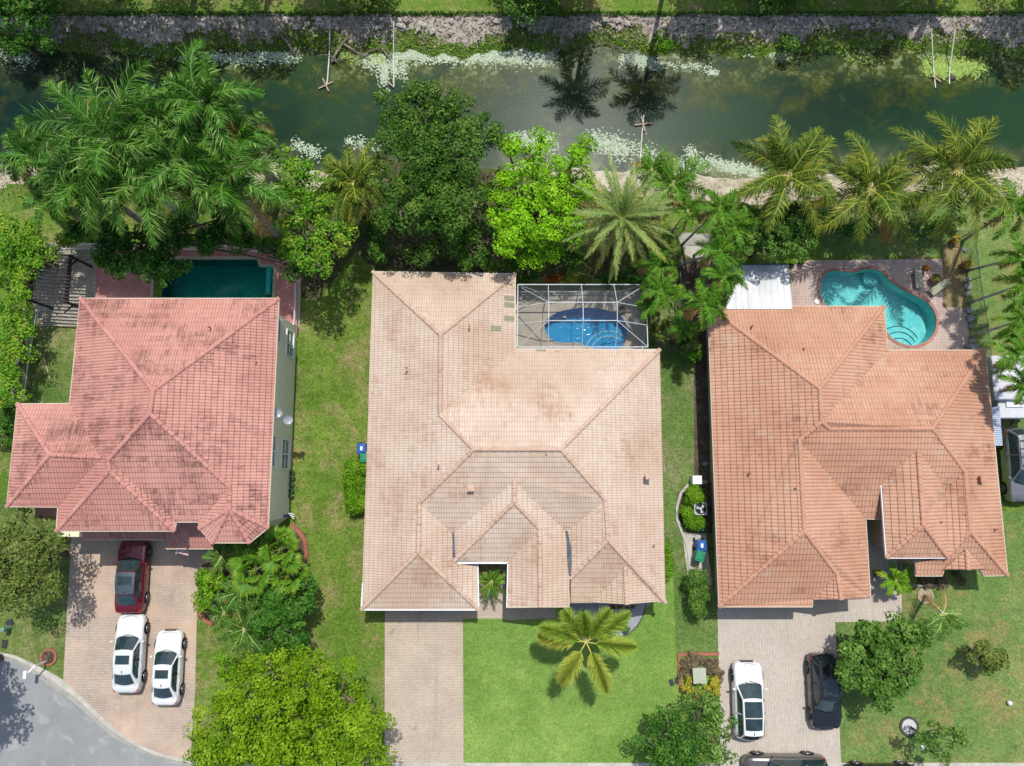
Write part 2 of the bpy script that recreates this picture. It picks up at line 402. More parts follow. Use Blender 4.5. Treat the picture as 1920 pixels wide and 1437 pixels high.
# the ground under the road is lower, so cut it: push ground vertices inside the road down
from mathutils.geometry import intersect_point_tri_2d
def inside(P, x, y):
    c = False; n = len(P); j = n-1
    for i in range(n):
        if (P[i].y > y) != (P[j].y > y) and x < (P[j].x-P[i].x)*(y-P[i].y)/(P[j].y-P[i].y)+P[i].x: c = not c
        j = i
    return c
UP = [(p.x+.9, p.y+1.1) for p in U]; big = [Vector((-640, UP[0][1]))]+[Vector(p) for p in UP]+[Vector((640, UP[-1][1])), Vector((640, -640)), Vector((-640, -640))]
for v in ground.data.vertices:
    if v.co.y < -7 and inside(big, v.co.x, v.co.y): v.co.z = -.35
ul = [Vector((p.x-.04, p.y-.05)) for p in U]
ug = ul+[Vector((90, ul[-1].y)), Vector((90, -10)), Vector((-75, -5)), Vector((-75, ul[0].y))]
sheet('verge_lawn', ug, .002, G_base)
sheet('left_lawn', [p for p in ul if p.x < W(126, 1290).x]+L([(128, 1290), (140, 1040), (150, 940), (-260, 940)])+[Vector((-60, ul[0].y, 0))][:0], Z1, G_left)
# --- driveways and paths
M_dr1 = paver_mat('pavers_left', C(208, 194, 178, .72), C(198, 178, 162, .7), C(156, 144, 130, .58), .2, .1, 0, .2, .5, C(214, 186, 160, .72))
M_dr2 = paver_mat('pavers_middle', C(208, 192, 170, .76), C(202, 182, 160, .74), C(170, 160, 148, .64), .2, .1, 0, .14)
M_dr3 = paver_mat('pavers_right', C(212, 204, 190, .74), C(204, 192, 178, .72), C(178, 168, 156, .62), .2, .1, R(90), .1)
kl = [(p.x, p.y) for p in U]
def upto(x0, x1): return [Vector(p) for p in kl if x0 < p[0] < x1]
a = W(122, 1270); b = W(357, 1424)
mid = upto(a.x+.15, b.x-.2)
sheet('left_driveway', [W(135, 985), W(400, 985), W(400, 1052), W(378, 1060), W(371, 1085), W(366, 1290)]+[W(358.5, 1417)]+list(reversed(mid))+[W(118.5, 1277)], Z2, M_dr1)
sheet('middle_driveway', L([(722, 1060), (868, 1060), (868, 1143), (869, 1430.5), (721, 1430.5)]), Z2, M_dr2)
sheet('entry_path', L([(868, 1040), (1040, 1040), (1042, 1159), (955, 1163), (942, 1160), (868.3, 1160)]), Z2+.002, M_dr2)
sheet('right_driveway', L([(1343, 1050), (1565, 1050), (1565.5, 1167), (1569, 1240), (1577, 1430.5), (1352, 1430.5)]), Z2, M_dr3)
sheet('entry_path', L([(1565.2, 950), (1690, 950), (1690.5, 1075), (1691, 1165), (1565.7, 1167)]), Z2+.001, M_dr3)
sheet('gravel_bed', smooth_loop(L([(1068, 1118), (1212, 1118), (1206, 1150), (1190, 1180), (1168, 1192), (1142, 1186), (1135, 1165), (1065, 1160)]), 6), Z3, rough_mat('grey_gravel', [C(158, 164, 170, .7), C(190, 194, 198, .7), C(120, 126, 132, .6)], 18, .9, .9, .03, 40))
sheet('bin_pad', L([(1279, 1000), (1322, 990), (1335, 1098), (1292, 1098)]), Z2, M_conc)
# ================================================================== HOUSES
def tile_mat(name, base, pale, dark, stain_c, stain=.5, streak=1., seed=0, grey=None, seam=.5, PU=.18, CV=.33, joint=.5):
    t = NT(name); uv = t.n('ShaderNodeUVMap').outputs[0]; p = t.pos()
    sep = t.n('ShaderNodeSeparateXYZ'); t.l(uv, sep.inputs[0])
    fu = t.math('FLOOR', t.math('DIVIDE', sep.outputs[0], PU*2)); fv = t.math('FLOOR', t.math('DIVIDE', sep.outputs[1], CV))
    cb = t.n('ShaderNodeCombineXYZ'); t.l(fu, cb.inputs[0]); t.l(fv, cb.inputs[1]); cb.inputs[2].default_value = seed
    wn = t.n('ShaderNodeTexWhiteNoise', noise_dimensions='3D'); t.l(cb.outputs[0], wn.inputs['Vector']); rv = wn.outputs[0]
    c = t.mix(t.mrange(rv, 0, 1, .25, .75), base, pale)
    c = t.mix(t.mrange(t.noise(.22, p, 5, .6), .4, .62, 0, .8), c, dark)
    # algae: blotches drawn out along the courses, cell by cell
    st = t.math('ADD', t.math('MULTIPLY', t.noise(1.6, t.mapping(cb.outputs[0], (.22, .34, 1)), 5, .7, .3), .5), t.math('MULTIPLY', t.noise(1., t.mapping(cb.outputs[0], (.09, 1.7, 1)), 3, .6), .5)); big = t.noise(.28, t.n('ShaderNodeVectorMath', operation='ADD').outputs[0], 3)
    bg = t.noise(.3, p, 4, .6); fine = t.noise(8, p, 5, .75)
    s = t.math('ADD', t.math('MULTIPLY', st, .5), t.math('ADD', t.math('MULTIPLY', bg, .5), t.math('MULTIPLY', fine, .22)))
    run = t.noise(1., t.mapping(uv, (6, .5, 1)), 4, .65, .2); speck = t.noise(3.2, p, 6, .8); s = t.math('ADD', s, t.math('ADD', t.math('MULTIPLY', t.math('SUBTRACT', run, .5), .30), t.math('MULTIPLY', t.math('SUBTRACT', speck, .5), .34)))
    s = t.mrange(s, .70-.11*stain, .82-.08*stain, 0, .9)
    c = t.mix(s, c, stain_c)
    # grime sits in the joint at the butt of each course and along the pan of each roll
    fr = t.math('FRACT', t.math('DIVIDE', sep.outputs[1], CV)); edge = t.mrange(fr, .9, .97, 0, 1)
    fr2 = t.math('FRACT', t.math('DIVIDE', sep.outputs[0], PU)); e2 = t.mrange(t.math('ABSOLUTE', t.math('SUBTRACT', fr2, .5)), .36, .5, 0, .8)
    ee = t.math('MULTIPLY', t.math('MAXIMUM', edge, e2), t.mrange(t.noise(1.1, p, 4, .6), .3, .7, .25, seam*1.4))
    c = t.mix(ee, c, tuple(x*joint for x in stain_c[:3])+(1,))
    if grey:
        wn2 = t.n('ShaderNodeTexWhiteNoise', noise_dimensions='3D'); cb2 = t.n('ShaderNodeCombineXYZ'); t.l(fu, cb2.inputs[0]); t.l(fv, cb2.inputs[1]); cb2.inputs[2].default_value = seed+9; t.l(cb2.outputs[0], wn2.inputs['Vector'])
        g = t.math('MULTIPLY', t.mrange(t.noise(.7, p, 4, .7), .56, .66), t.math('GREATER_THAN', wn2.outputs[0], .5))
        c = t.mix(t.math('MULTIPLY', g, .38), c, grey)
    k = t.n('ShaderNodeVectorMath', operation='SCALE'); t.l(c, k.inputs[0]); t.l(t.mrange(fine, .25, .75, .88, 1.1), k.inputs[3])
    t.bump(fine, .15, .01)
    return t.col(k.outputs[0], .8, .25)
TILE = [.18, .33]
def facet(polys, pts, side, amp=.036, step=.034):
    """fill a roof plane (3D points) with rows of roll tiles; side = the way it faces"""
    P = [Vector(p) for p in pts]; PU, CV = TILE
    if side == 'S': u, v = Vector((1, 0)), Vector((0, 1))
    elif side == 'N': u, v = Vector((-1, 0)), Vector((0, -1))
    elif side == 'W': u, v = Vector((0, -1)), Vector((1, 0))
    elif side == 'E': u, v = Vector((0, 1)), Vector((-1, 0))
    else:
        a = R(side); v = Vector((math.cos(a), math.sin(a))); u = Vector((v.y, -v.x))   # v points up-slope
    slope = 1/math.cos(math.atan(.41))
    for t in tessellate_polygon([[Vector((p.x, p.y, 0)) for p in P]]):
        a, b, c = [P[i] for i in t]
        ar = (b.x-a.x)*(c.y-a.y)-(c.x-a.x)*(b.y-a.y)
        if abs(ar) < 1e-3: continue
        if ar < 0: b, c = c, b
        T = [a, b, c]
        U_ = [p.xy.dot(u) for p in T]; V_ = [p.xy.dot(v)*slope for p in T]
        i0, i1 = math.floor(min(U_)/(PU/4)), math.ceil(max(U_)/(PU/4)); j0, j1 = math.floor(min(V_)/CV), math.ceil(max(V_)/CV)
        bm = bmesh.new(); rows = []
        vv = []
        for j in range(j0, j1+1): vv += [(j*CV, 1.), ((j+.93)*CV, .08)]
        us = [i*PU/4 for i in range(i0, i1+1)]
        n = (b-a).cross(c-a)
        grid = []
        for (y, h) in vv:
            row = []
            for k, x in enumerate(us):
                q = u*x+v*(y/slope); row.append(bm.verts.new((q.x, q.y, h*step+amp*abs(math.sin(math.pi*(k+i0)/4))**.8)))
            grid.append(row)
        for j in range(len(vv)-1):
            for i in range(len(us)-1):
                bm.faces.new((grid[j][i], grid[j][i+1], grid[j+1][i+1], grid[j+1][i]))
        for k in range(3):
            p, q = T[k], T[(k+1) % 3]; d = (q-p).xy; nn = Vector((d.y, -d.x, 0))
            bmesh.ops.bisect_plane(bm, geom=bm.verts[:]+bm.edges[:]+bm.faces[:], plane_co=(p.x, p.y, 0), plane_no=nn, clear_outer=True, dist=1e-5)
        uvl = []
        for w_ in bm.verts:
            w_.co.z += a.z-(n.x*(w_.co.x-a.x)+n.y*(w_.co.y-a.y))/n.z
        bm.verts.index_update(); base = len(polys['v'])
        for w_ in bm.verts:
            polys['v'].append(w_.co[:]); polys['uv'].append((w_.co.xy.dot(u), w_.co.xy.dot(v)*slope))
        for f in bm.faces:
            ids = [base+x.index for x in f.verts]
            if f.normal.z < 0 or f.calc_area() == 0: pass
            polys['f'].append(ids)
        bm.free()
def roof_obj(polys, name, mat, parent):
    me = bpy.data.meshes.new(name)
    V = polys['v']; F_ = []
    for f in polys['f']:
        a, b, c = [Vector(V[i]) for i in f[:3]]
        F_.append(f)
    me.from_pydata(V, [], F_); me.update()
    # make all faces look up
    nz = np.zeros(len(me.polygons)*3); me.polygons.foreach_get('normal', nz); nz = nz[2::3]
    if (nz < 0).sum() > len(nz)/2: me.flip_normals()
    uv = me.uv_layers.new(name='UVMap'); li = np.zeros(len(me.loops), dtype=np.int32); me.loops.foreach_get('vertex_index', li)
    uv.data.foreach_set('uv', np.array(polys['uv'], dtype=np.float32)[li].reshape(-1))
    me.materials.append(mat)
    return link(name, me, parent)
PITCH = .41
def node(px, py, ax, e, ze, pitch=PITCH):
    """roof node seen at px,py whose height follows from its distance to the eave drawn at pixel e"""
    ev = (W(e, py, ze).x if ax == 'x' else W(px, e, ze).y); z = ze+1
    for _ in range(30):
        p = W(px, py, z); z = ze+pitch*abs((p.x if ax == 'x' else p.y)-ev)
    return W(px, py, z)
def ridge(a, b, mat, parent, r=.14, seg=.42, name='ridge_cap'):
    a, b = Vector(a), Vector(b); d = b-a; Ln = d.length; d.normalize(); n = max(1, round(Ln/seg)); m = MB()
    if d.z > 0: a, b, d = b, a, -d       # from high to low
    side = d.cross(Vector((0, 0, 1))).normalized(); up = side.cross(d)
    lift = Vector((0, 0, .03))
    for i in range(n):
        p = a+(b-a)*(i/n)+lift; q = a+(b-a)*((i+1.06)/n)+lift; K = 7
        vs = []
        for (c, rr, h) in ((p, r*.82, 0), (q, r*1.05, .022)):
            for k in range(K):
                an = math.pi*k/(K-1); vs.append(c+side*math.cos(an)*rr+up*(math.sin(an)*rr*.75-.03+h))
        fs = [(k, k+1, k+1+K, k+K) for k in range(K-1)]+[tuple(K+k for k in range(K))]
        m.add(vs, fs)
    return m.build(name, mat, parent)
def fascia(name, pts, mat, parent, h=.16, w=.09, skip=()):
    """gutter and fascia along an eave outline of 3D points"""
    m = MB(); n = len(pts)
    for i in range(n):
        if i in skip: continue
        a, b = Vector(pts[i]), Vector(pts[(i+1) % n]); dz = Vector((0, 0, h/2-.03)); m.bar(a-dz, b-dz, w, h)
    return m.build(name, mat, parent)
M_white = plain('white_aluminium', C(236, 238, 238, .8), .4, .5)
M_soffit = plain('soffit_paint', C(220, 214, 200, .7), .8)
M_wallL = plain('wall_sage', C(216, 212, 184, 1.0), .9, .2, var=.06, scale=1.5)
M_wallM = plain('wall_cream', C(226, 210, 180, .62), .9, .2)
M_wallR = plain('wall_tan', C(224, 204, 168, .7), .9, .2)
M_glass = plain('window_glass', C(90, 120, 134, .55), .06, .8, var=0)
M_curtain = plain('window_blind', C(150, 170, 180, .6), .5)
TL = tile_mat('roof_tiles_pink', C(218, 158, 142, .66), C(228, 172, 156, .68), C(206, 144, 130, .64), C(132, 92, 82, .52), .78, seed=1, seam=.6, PU=.18)
TM = tile_mat('roof_tiles_sand', C(221, 200, 178, .67), C(231, 212, 192, .69), C(213, 186, 161, .64), C(196, 156, 128, .62), .66, seed=2, grey=None, seam=.8, PU=.16, joint=.8)
TR = tile_mat('roof_tiles_terracotta', C(214, 164, 134, .66), C(222, 176, 148, .68), C(206, 152, 122, .64), C(168, 118, 92, .56), .5, seed=3, grey=C(206, 192, 164, .66), seam=.65, PU=.22, CV=.38)
RL = rough_mat('ridge_pink', [C(224, 164, 150, .66), C(212, 148, 136, .64), C(180, 126, 116, .58)], .9, .8, .2, .01, 14)
RM = rough_mat('ridge_sand', [C(226, 196, 172, .66), C(216, 184, 160, .64), C(198, 164, 140, .6)], .9, .8, .2, .01, 14)
RR = rough_mat('ridge_terracotta', [C(220, 166, 138, .66), C(212, 154, 126, .64), C(212, 180, 154, .64)], .9, .8, .2, .01, 14)
def new_polys(): return {'v': [], 'f': [], 'uv': []}
def walls(name, eave, inset, ztop, mat, parent, z0=-.05):
    m = MB(); P = offset_loop(eave, -inset); m.prism([(p.x, p.y) for p in P], z0, ztop); return m.build(name, mat, parent)
def vent(p, parent, mat, r=.07, h=.35, box=False):
    m = MB()
    if box: m.box((p[0], p[1], p[2]+.12), (.3, .3, .35)); m.box((p[0], p[1], p[2]+.31), (.4, .4, .05))
    else: m.lathe((p[0], p[1], p[2]-.1), [(r, 0), (r, h), (r*.7, h+.01), (r*.7, h-.1)], 10)
    return m.build('vent_pipe', mat, parent)
def window(parent, c, w_, h, normal, frame=None, double=False, blind=False):
    """window standing 3 cm proud of a wall; normal 'E','W','N','S'"""
    c = Vector(c); nv = {'E': Vector((1, 0, 0)), 'W': Vector((-1, 0, 0)), 'S': Vector((0, -1, 0)), 'N': Vector((0, 1, 0))}[normal]
    s = Vector((0, 0, 1)).cross(nv); f = MB(); k = 2 if double else 1; t_ = .09
    def bb(mb, u0, u1, v0, v1, d0, d1):
        pts = [c+s*u+Vector((0, 0, v))+nv*d for d in (d0, d1) for u, v in ((u0, v0), (u1, v0), (u1, v1), (u0, v1))]
        mb.add(pts, [(3, 2, 1, 0), (4, 5, 6, 7), (0, 1, 5, 4), (1, 2, 6, 5), (2, 3, 7, 6), (3, 0, 4, 7)])
    bb(f, -w_/2, w_/2, h/2, h/2+t_, -.03, .07); bb(f, -w_/2, w_/2, -h/2-t_, -h/2, -.03, .1)
    for i in range(k+1):
        u = -w_/2+i*w_/k; bb(f, u-t_/2, u+t_/2, -h/2, h/2, -.03, .06)
    bb(f, -w_/2+t_, w_/2-t_, -.03, .03, -.03, .045)
    o = f.build('window', frame or M_white, parent)
    g = MB(); bb(g, -w_/2+.03, w_/2-.03, -h/2+.003, h/2-.003, -.02, .015); g.build('pane', M_curtain if blind else M_glass, o)
    return o
# ---------------------------------------------------------------- left house (two storeys)
ZL = 5.8
HL = empty('house', W(320, 800, 0), 'two storey house with pink tile roof and sage green side wall, leftmost house', 'house', 'tile roofed houses')
HLp = HL.location.copy()
def rel(parent): 
    for o in bpy.data.objects:
        if o.parent == parent and 'abs' not in o: o['abs'] = 1
def E3(pts, z): return [W(x, y, z) for x, y in pts]
nw, ne, wv, wnw, wsw, wse, gsw, gse, sv, bv1, bv2, bv3, bv4, se = E3([(151, 560), (523, 560), (131, 757), (33, 758), (13, 950), (109, 951), (106, 996), (327, 996), (331, 979), (373, 979), (374, 991), (398, 1018), (468, 1018), (503, 990)], ZL)
L1 = node(287, 733, 'y', 560, ZL); L2 = node(281, 776, 'x', 514, ZL); L3 = node(431, 914, 'x', 507, ZL); L4 = node(430, 955, 'x', 505, ZL)
L5 = node(203, 863, 'y', 979, ZL); L6 = node(205, 883, 'y', 996, ZL); Wn = node(93, 853, 'y', 758, ZL); We = W(190, 858, Wn.z)
pl = new_polys()
facet(pl, [nw, L1, ne], 'N'); facet(pl, [ne, L1, L2, L3, L4, se], 'E')
facet(pl, [nw, wv, We, wse, gsw, L6, L5, L2, L1], 'W'); facet(pl, [L5, sv, bv1, L3, L2], 'S'); facet(pl, [L5, L6, gse, sv], 'E')
facet(pl, [L6, gsw, gse], 'S'); facet(pl, [wnw, Wn, We, wv], 'N'); facet(pl, [wnw, wsw, Wn], 'W'); facet(pl, [wsw, wse, We, Wn], 'S')
facet(pl, [L3, bv1, bv2, L4], 'W'); facet(pl, [L4, bv2, bv3], 45); facet(pl, [L4, bv3, bv4], 'S'); facet(pl, [L4, bv4, se], 135)
roofL = roof_obj(pl, 'roof', TL, HL)
for a, b in ((nw, L1), (ne, L1), (L1, L2), (L2, L3), (L3, L4), (L4, se), (L4, bv2), (L4, bv3), (L4, bv4), (L2, L5), (L5, L6), (L6, gsw), (L6, gse), (Wn, wnw), (Wn, wsw), (Wn, We)): ridge(a, b, RL, roofL)
outl = [nw, ne, se, bv4, bv3, bv2, bv1, sv, gse, gsw, wse, wsw, wnw, wv]
m = MB(); m.prism([(p.x, p.y) for p in offset_loop(outl, -.02)], ZL-.2, ZL-.12); m.build('soffit', M_soffit, HL)
fascia('fascia', outl, plain('fascia_cream', C(226, 214, 190, .7), .6), HL, .16, .07)
walls('wall', outl, .58, ZL-.2, M_wallL, HL)
def strip_roof(px_out, z_out, px_in, z_in, par, mat, trim):
    a, b = W(*px_out[0], z_out), W(*px_out[1], z_out); c, d = W(*px_in[0], z_in), W(*px_in[1], z_in)
    q = new_polys(); facet(q, [a, b, d, c], 'S'); o = roof_obj(q, 'lower_roof', mat, par)
    fascia('fascia', [a, b], trim, par, .14, .08, skip=(1,))
    m = MB(); m.prism([(a.x+.08, a.y+.05), (b.x-.08, b.y+.05), (d.x-.08, d.y), (c.x+.08, c.y)], z_out-.16, z_out-.1); m.build('soffit', M_soffit, par); return o
M_trim = plain('fascia_cream', C(226, 214, 190, .7))
strip_roof([(155, 1012), (311, 1012)], 3.1, [(155, 975), (311, 975)], 3.7, HL, TL, M_trim)
strip_roof([(311, 1029), (400, 1029)], 3.2, [(311, 978), (400, 978)], 4.0, HL, TL, M_trim)
strip_roof([(66, 975), (110, 975)], 3.1, [(66, 938), (110, 938)], 3.7, HL, TL, M_trim)
for px, py in ((393, 614), (476, 668), (223, 739)): p = W(px, py, ZL+1.1); vent(p, roofL, RL, .05, .3)
wallx = lambda a, b, y, d: a.x+(b.x-a.x)*(y-a.y)/(b.y-a.y)+d
wx = lambda y: wallx(ne, se, y, -.58+.004)
for px_, py_, z_, w_, d_ in ((547, 645, 1.5, 1.7, True), (524, 617, 4.3, 1.5, False), (536, 852, 1.5, 1.9, True), (513, 846, 4.3, 1.9, True)): yy = W(px_, py_, z_).y; window(HL, (wx(yy), yy, z_), w_, 1.35, 'E', double=d_)
# porch walls under the low roofs
m = MB(); a = W(160, 998, 0); b = W(306, 998, 0); m.box(((a.x+b.x)/2, a.y+.1, 1.5), (b.x-a.x, .3, 3.0)); m.build('garage_wall', M_wallL, HL)
m = MB()
for i in range(4): m.box(((a.x+b.x)/2, a.y-.07, .32+i*.55), ((b.x-a.x)*.85, .05, .52))
m.build('garage_door', M_white, HL)
# ---------------------------------------------------------------- middle house
ZM = 2.7
TILE[:] = [.16, .33]
HM = empty('house', W(960, 850, 0), 'low house with sand coloured tile roof and a screened pool at the back', 'house', 'tile roofed houses')
nw, n2, n3, ne, se, s1, = E3([(699, 510), (966, 514), (966, 655), (1237, 656), (1248, 1130), (1070, 1131)], ZM)
sw, gse, gi = E3([(678, 1143), (897, 1143), (895, 1054)], ZM)
R1 = node(826, 628, 'y', 511, ZM); R2 = node(825, 778, 'x', 687, ZM); R3 = node(888, 843, 'y', 655.5, ZM); R4 = node(1052, 843, 'y', 655.5, ZM)
R5 = node(787, 943, 'x', 684, ZM); R6 = node(784, 1036, 'x', 681, ZM); R7 = node(1135, 938, 'x', 1244, ZM); R8 = node(1140, 1013, 'x', 1246, ZM)
V1 = W(849, 1001, 3.42); V2 = W(1062, 998, 3.4); E0 = W(964, 902, 4.82); E1 = W(964, 942, 4.8); E2 = W(1012, 992, 4.1); E3_ = W(1013, 1138, 4.1)
e1 = W(852, 1052, 3.28); e2 = W(953, 1054, 3.2); e3 = W(951, 1139, 3.2); e4 = W(1067, 1138, 3.3); e5 = W(1068, 1080, 3.3); s0 = W(1070, 1085, 3.2)
pl = new_polys(); am = dict(amp=.02, step=.03)
facet(pl, [nw, R1, n2], 'N', **am); facet(pl, [n2, R1, R2, n3], 'E', **am); facet(pl, [n3, R2, R3, R4, ne], 'N', **am)
facet(pl, [nw, sw, R6, R5, R3, R2, R1], 'W', **am); facet(pl, [ne, R4, R7, R8, se], 'E', **am)
facet(pl, [R3, R5, V1, E0, V2, R7, R4], 'S', **am); facet(pl, [R6, sw, gse], 'S', **am)
facet(pl, [R5, R6, gse, gi, e1, V1], 'E', **am); facet(pl, [E0, V1, e1, E1], 'W', **am); facet(pl, [E1, e1, e2, E2], 'S', **am)
facet(pl, [E2, e2, e3, E3_], 'W', **am); facet(pl, [E0, E1, E2, E3_, e4, e5, V2], 'E', **am)
facet(pl, [R7, V2, s0, R8], 'W', **am); facet(pl, [R8, s0, s1, se], 'S', **am)
ga = W(1172, 1063, 3.68); gb = W(1175, 1133, 3.66); facet(pl, [ga, W(1112, 1130, 2.78), gb], 'W', **am); facet(pl, [ga, gb, W(1237, 1128, 2.78)], 'E', **am)
roofM = roof_obj(pl, 'roof', TM, HM)
for a, b in ((nw, R1), (n2, R1), (R1, R2), (R2, R3), (R3, R4), (R4, ne), (R3, R5), (R5, R6), (R6, sw), (R6, gse), (R4, R7), (R7, R8), (R8, se), (R8, s0), (E0, E1), (E1, e1), (E1, E2), (E2, E3_), (ga, gb)): ridge(a, b, RM, roofM)
M_felt = plain('roofing_felt', C(112, 122, 128, .5), .8, var=.4, scale=3)      # bare felt showing in the dead valleys
for a, b, wd in ((V1, e1, .30), (V2, e5, .42)):
    m = MB(); a = Vector(a); b = Vector(b); m.face([a+Vector((-wd, .1, .07)), b+Vector((-.06, 0, .05)), b+Vector((.06, 0, .05)), a+Vector((wd, .1, .07))])
    m.build('valley_felt', M_felt, roofM)
outl = [nw, n2, n3, ne, se, s1, W(1068, 1139, ZM), W(951, 1139, ZM), W(953, 1054, ZM), gi, gse, sw]
m = MB(); m.prism([(p.x, p.y) for p in offset_loop(outl, -.03)], ZM-.2, ZM-.12); m.build('soffit', M_soffit, HM)
fascia('gutter', [nw, n2, n3, ne, se, s1], plain('fascia_cream', C(226, 214, 190, .7)), HM, .15, .08, skip=(3, 4, 5))
fascia('gutter', [gi, gse, sw, W(681, 1092, ZM)], M_white, HM, .14, .13, skip=(3,))
fascia('gutter', [W(852, 1055.5, 3.2), W(953, 1055.5, 3.2), W(951, 1139, 3.2)], M_white, HM, .14, .12, skip=(2,))
m = MB()
m.prism([(p.x, p.y) for p in offset_loop([W(951.5, 1138, 3.2), W(1067, 1138, 3.2), W(1067, 1010, 3.2), W(953, 1010, 3.2)], -.45)], 2.5, 3.2); m.build('gable_wall', M_wallM, HM)
fascia('fascia', [e3, E3_, e4], plain('fascia_cream', C(226, 214, 190, .7)), HM, .18, .07, skip=(2,))
walls('wall', outl, .58, ZM-.2, M_wallM, HM)
for px, py, z, bx in ((1215, 893, 3.6, 1), (883, 915, 4.6, 1), (1024, 852, 5.2, 0), (822, 873, 5., 0), (880, 612, 4.2, 0), (762, 690, 4.2, 0), (1226, 1023, 3.1, 0)):
    vent(W(px, py, z), roofM, RM, .06, .3, bool(bx))
mrep = plain('replacement_tile_grey', C(170, 166, 140, .6), .8, var=.2); mrep2 = plain('replacement_tile_red', C(198, 120, 98, .6), .8)
def patch(px, py, side, nu, nv, mat, ref, parent, amp=.02):
    """a few newer tiles of another colour laid into the roof"""
    ax, e, ze = ref; p = node(px, py, ax, e, ze); q = new_polys(); hu, hv = nu*.33/2, nv*.33/2
    k = {'N': (0, -1), 'S': (0, 1), 'E': (-1, 0), 'W': (1, 0)}[side]; u = Vector((k[1], -k[0], 0)); v = Vector((k[0], k[1], 0))
    pts = []
    for a, b in ((-hu, -hv), (hu, -hv), (hu, hv), (-hu, hv)):
        r = p+u*a+v*b; r.z = p.z+PITCH*b+.012; pts.append(r)
    facet(q, pts, side, amp, .03); o = roof_obj(q, 'replacement_tile', mat, parent); return o
for a in ((860, 760, 'N', 5, 2, mrep), (872, 748, 'N', 2, 1, mrep), (970, 663, 'N', 2, 1, mrep2), (1044, 664, 'N', 1, 1, mrep2), (1014, 660, 'N', 2, 1, mrep)):
    patch(*a, ('y', 655.5, ZM), roofM)
for a in ((955, 560, 'E', 1, 2, mrep), (955, 572, 'E', 1, 2, mrep), (955, 598, 'E', 1, 2, mrep), (930, 616, 'E', 1, 2, mrep)): patch(*a, ('x', 966, ZM), roofM)
# ---------------------------------------------------------------- right house
TILE[:] = [.22, .38]
HR = empty('house', W(1600, 850, 0), 'low house with orange terracotta tile roof beside a kidney shaped pool, rightmost house', 'house', 'tile roofed houses')
nw, n2, n3, ne, se = E3([(1327, 574), (1657, 575), (1664, 657), (1847, 657), (1889, 1079)], ZM)
Q1 = node(1537, 729, 'y', 574, ZM); Q2 = node(1540, 791, 'x', 1335, ZM, .40); Q3 = node(1555, 804, 'y', 657, ZM); Q4 = node(1748, 804, 'y', 657, ZM)
Q5 = node(1810, 886, 'x', 1870, ZM); Q6 = node(1819, 997, 'x', 1881, ZM); Q7 = node(1499, 826, 'x', 1336, ZM); Q8 = node(1508, 996, 'x', 1342, ZM)
sw, g1, g2, g3, g4, g5 = W(1348, 1138, ZM), W(1523, 1138, ZM), W(1523, 1124, ZM), W(1632, 1122, ZM), W(1623, 973, ZM), W(1653, 974, ZM)
k1 = W(1570, 1078, 3.42); k2 = W(1577, 1124, 3.42)
T0 = W(1721, 843, 4.6); T1 = W(1731, 985, 4.6); t1 = W(1652, 905, 3.6); t2 = W(1662, 1046, 3.6); t3 = W(1777, 1046, 3.45); t4 = W(1773, 918, 3.55); t5 = W(1652, 905, 3.66)
pl = new_polys()
facet(pl, [nw, Q1, n2], 'N'); facet(pl, [n2, Q1, Q2, n3], 'E'); facet(pl, [n3, Q2, Q3, Q4, ne], 'N'); facet(pl, [nw, sw, Q8, Q7, Q2, Q1], 'W')
facet(pl, [Q7, g4, g5, t5, T0, t4, Q5, Q4, Q3, Q2], 'S'); facet(pl, [ne, Q4, Q5, Q6, se], 'E'); facet(pl, [Q5, t4, t3, Q6], 'W')
facet(pl, [Q7, Q8, k1, k2, g3, g4], 'E'); facet(pl, [Q8, sw, g1, g2, k1], 'S'); facet(pl, [k1, g2, k2], 'W')
facet(pl, [T0, t1, t2, T1], 'W'); facet(pl, [T0, T1, t3, t4], 'E'); facet(pl, [T1, t2, t3], 'S')
b0 = W(1716, 1055, 2.98); b1 = W(1716, 1080, ZM); b2 = W(1766, 1080, ZM); b3 = W(1770, 1067, 2.85); b4 = W(1838, 1067, 2.85); b5 = W(1845, 1080, ZM)
facet(pl, [Q6, W(1777, 1046, 3.2), b0, b1, b2, b3, b4, b5, se], 'S')
h0 = W(1812, 1030, 3.5); h1 = W(1815, 1068, 3.5); facet(pl, [h0, W(1768, 1068, 2.98), h1], 'W'); facet(pl, [h0, h1, W(1846, 1067, 2.98)], 'E')
roofR = roof_obj(pl, 'roof', TR, HR)
for a, b in ((nw, Q1), (n2, Q1), (Q1, Q2), (Q2, Q3), (Q3, Q4), (Q4, ne), (Q2, Q7), (Q7, Q8), (Q8, sw), (Q8, k1), (k1, k2), (Q4, Q5), (Q5, Q6), (Q6, se), (Q6, W(1780, 1040, 3.25)), (T0, T1), (T1, t2), (T1, t3), (h0, h1)): ridge(a, b, RR, roofR)
outl = [nw, n2, n3, ne, se, b5, b4, b3, b2, b1, W(1716, 1050, ZM), W(1662, 1047, ZM), g5, g4, g3, W(1577, 1124, ZM), g2, g1, sw]
m = MB(); m.prism([(p.x, p.y) for p in offset_loop(outl, -.03)], ZM-.2, ZM-.12); m.build('soffit', M_soffit, HR)
fascia('fascia', outl, plain('fascia_cream', C(226, 214, 190, .7)), HR, .15, .07, skip=(9, 10, 11))
fascia('gutter', [t1, t2, t3], M_white, HR, .14, .11, skip=(2,))
m = MB(); P = offset_loop([t1, t2, t3, t4], -.35); m.prism([(p.x, p.y) for p in P], 2.5, 3.42); m.build('entry_wall', M_wallR, HR)
walls('wall', [nw, n2, n3, ne, se, b1, W(1716, 1050, ZM), W(1662, 1047, ZM), g5, g4, g3, g2, g1, sw], .55, ZM-.2, M_wallR, HR)
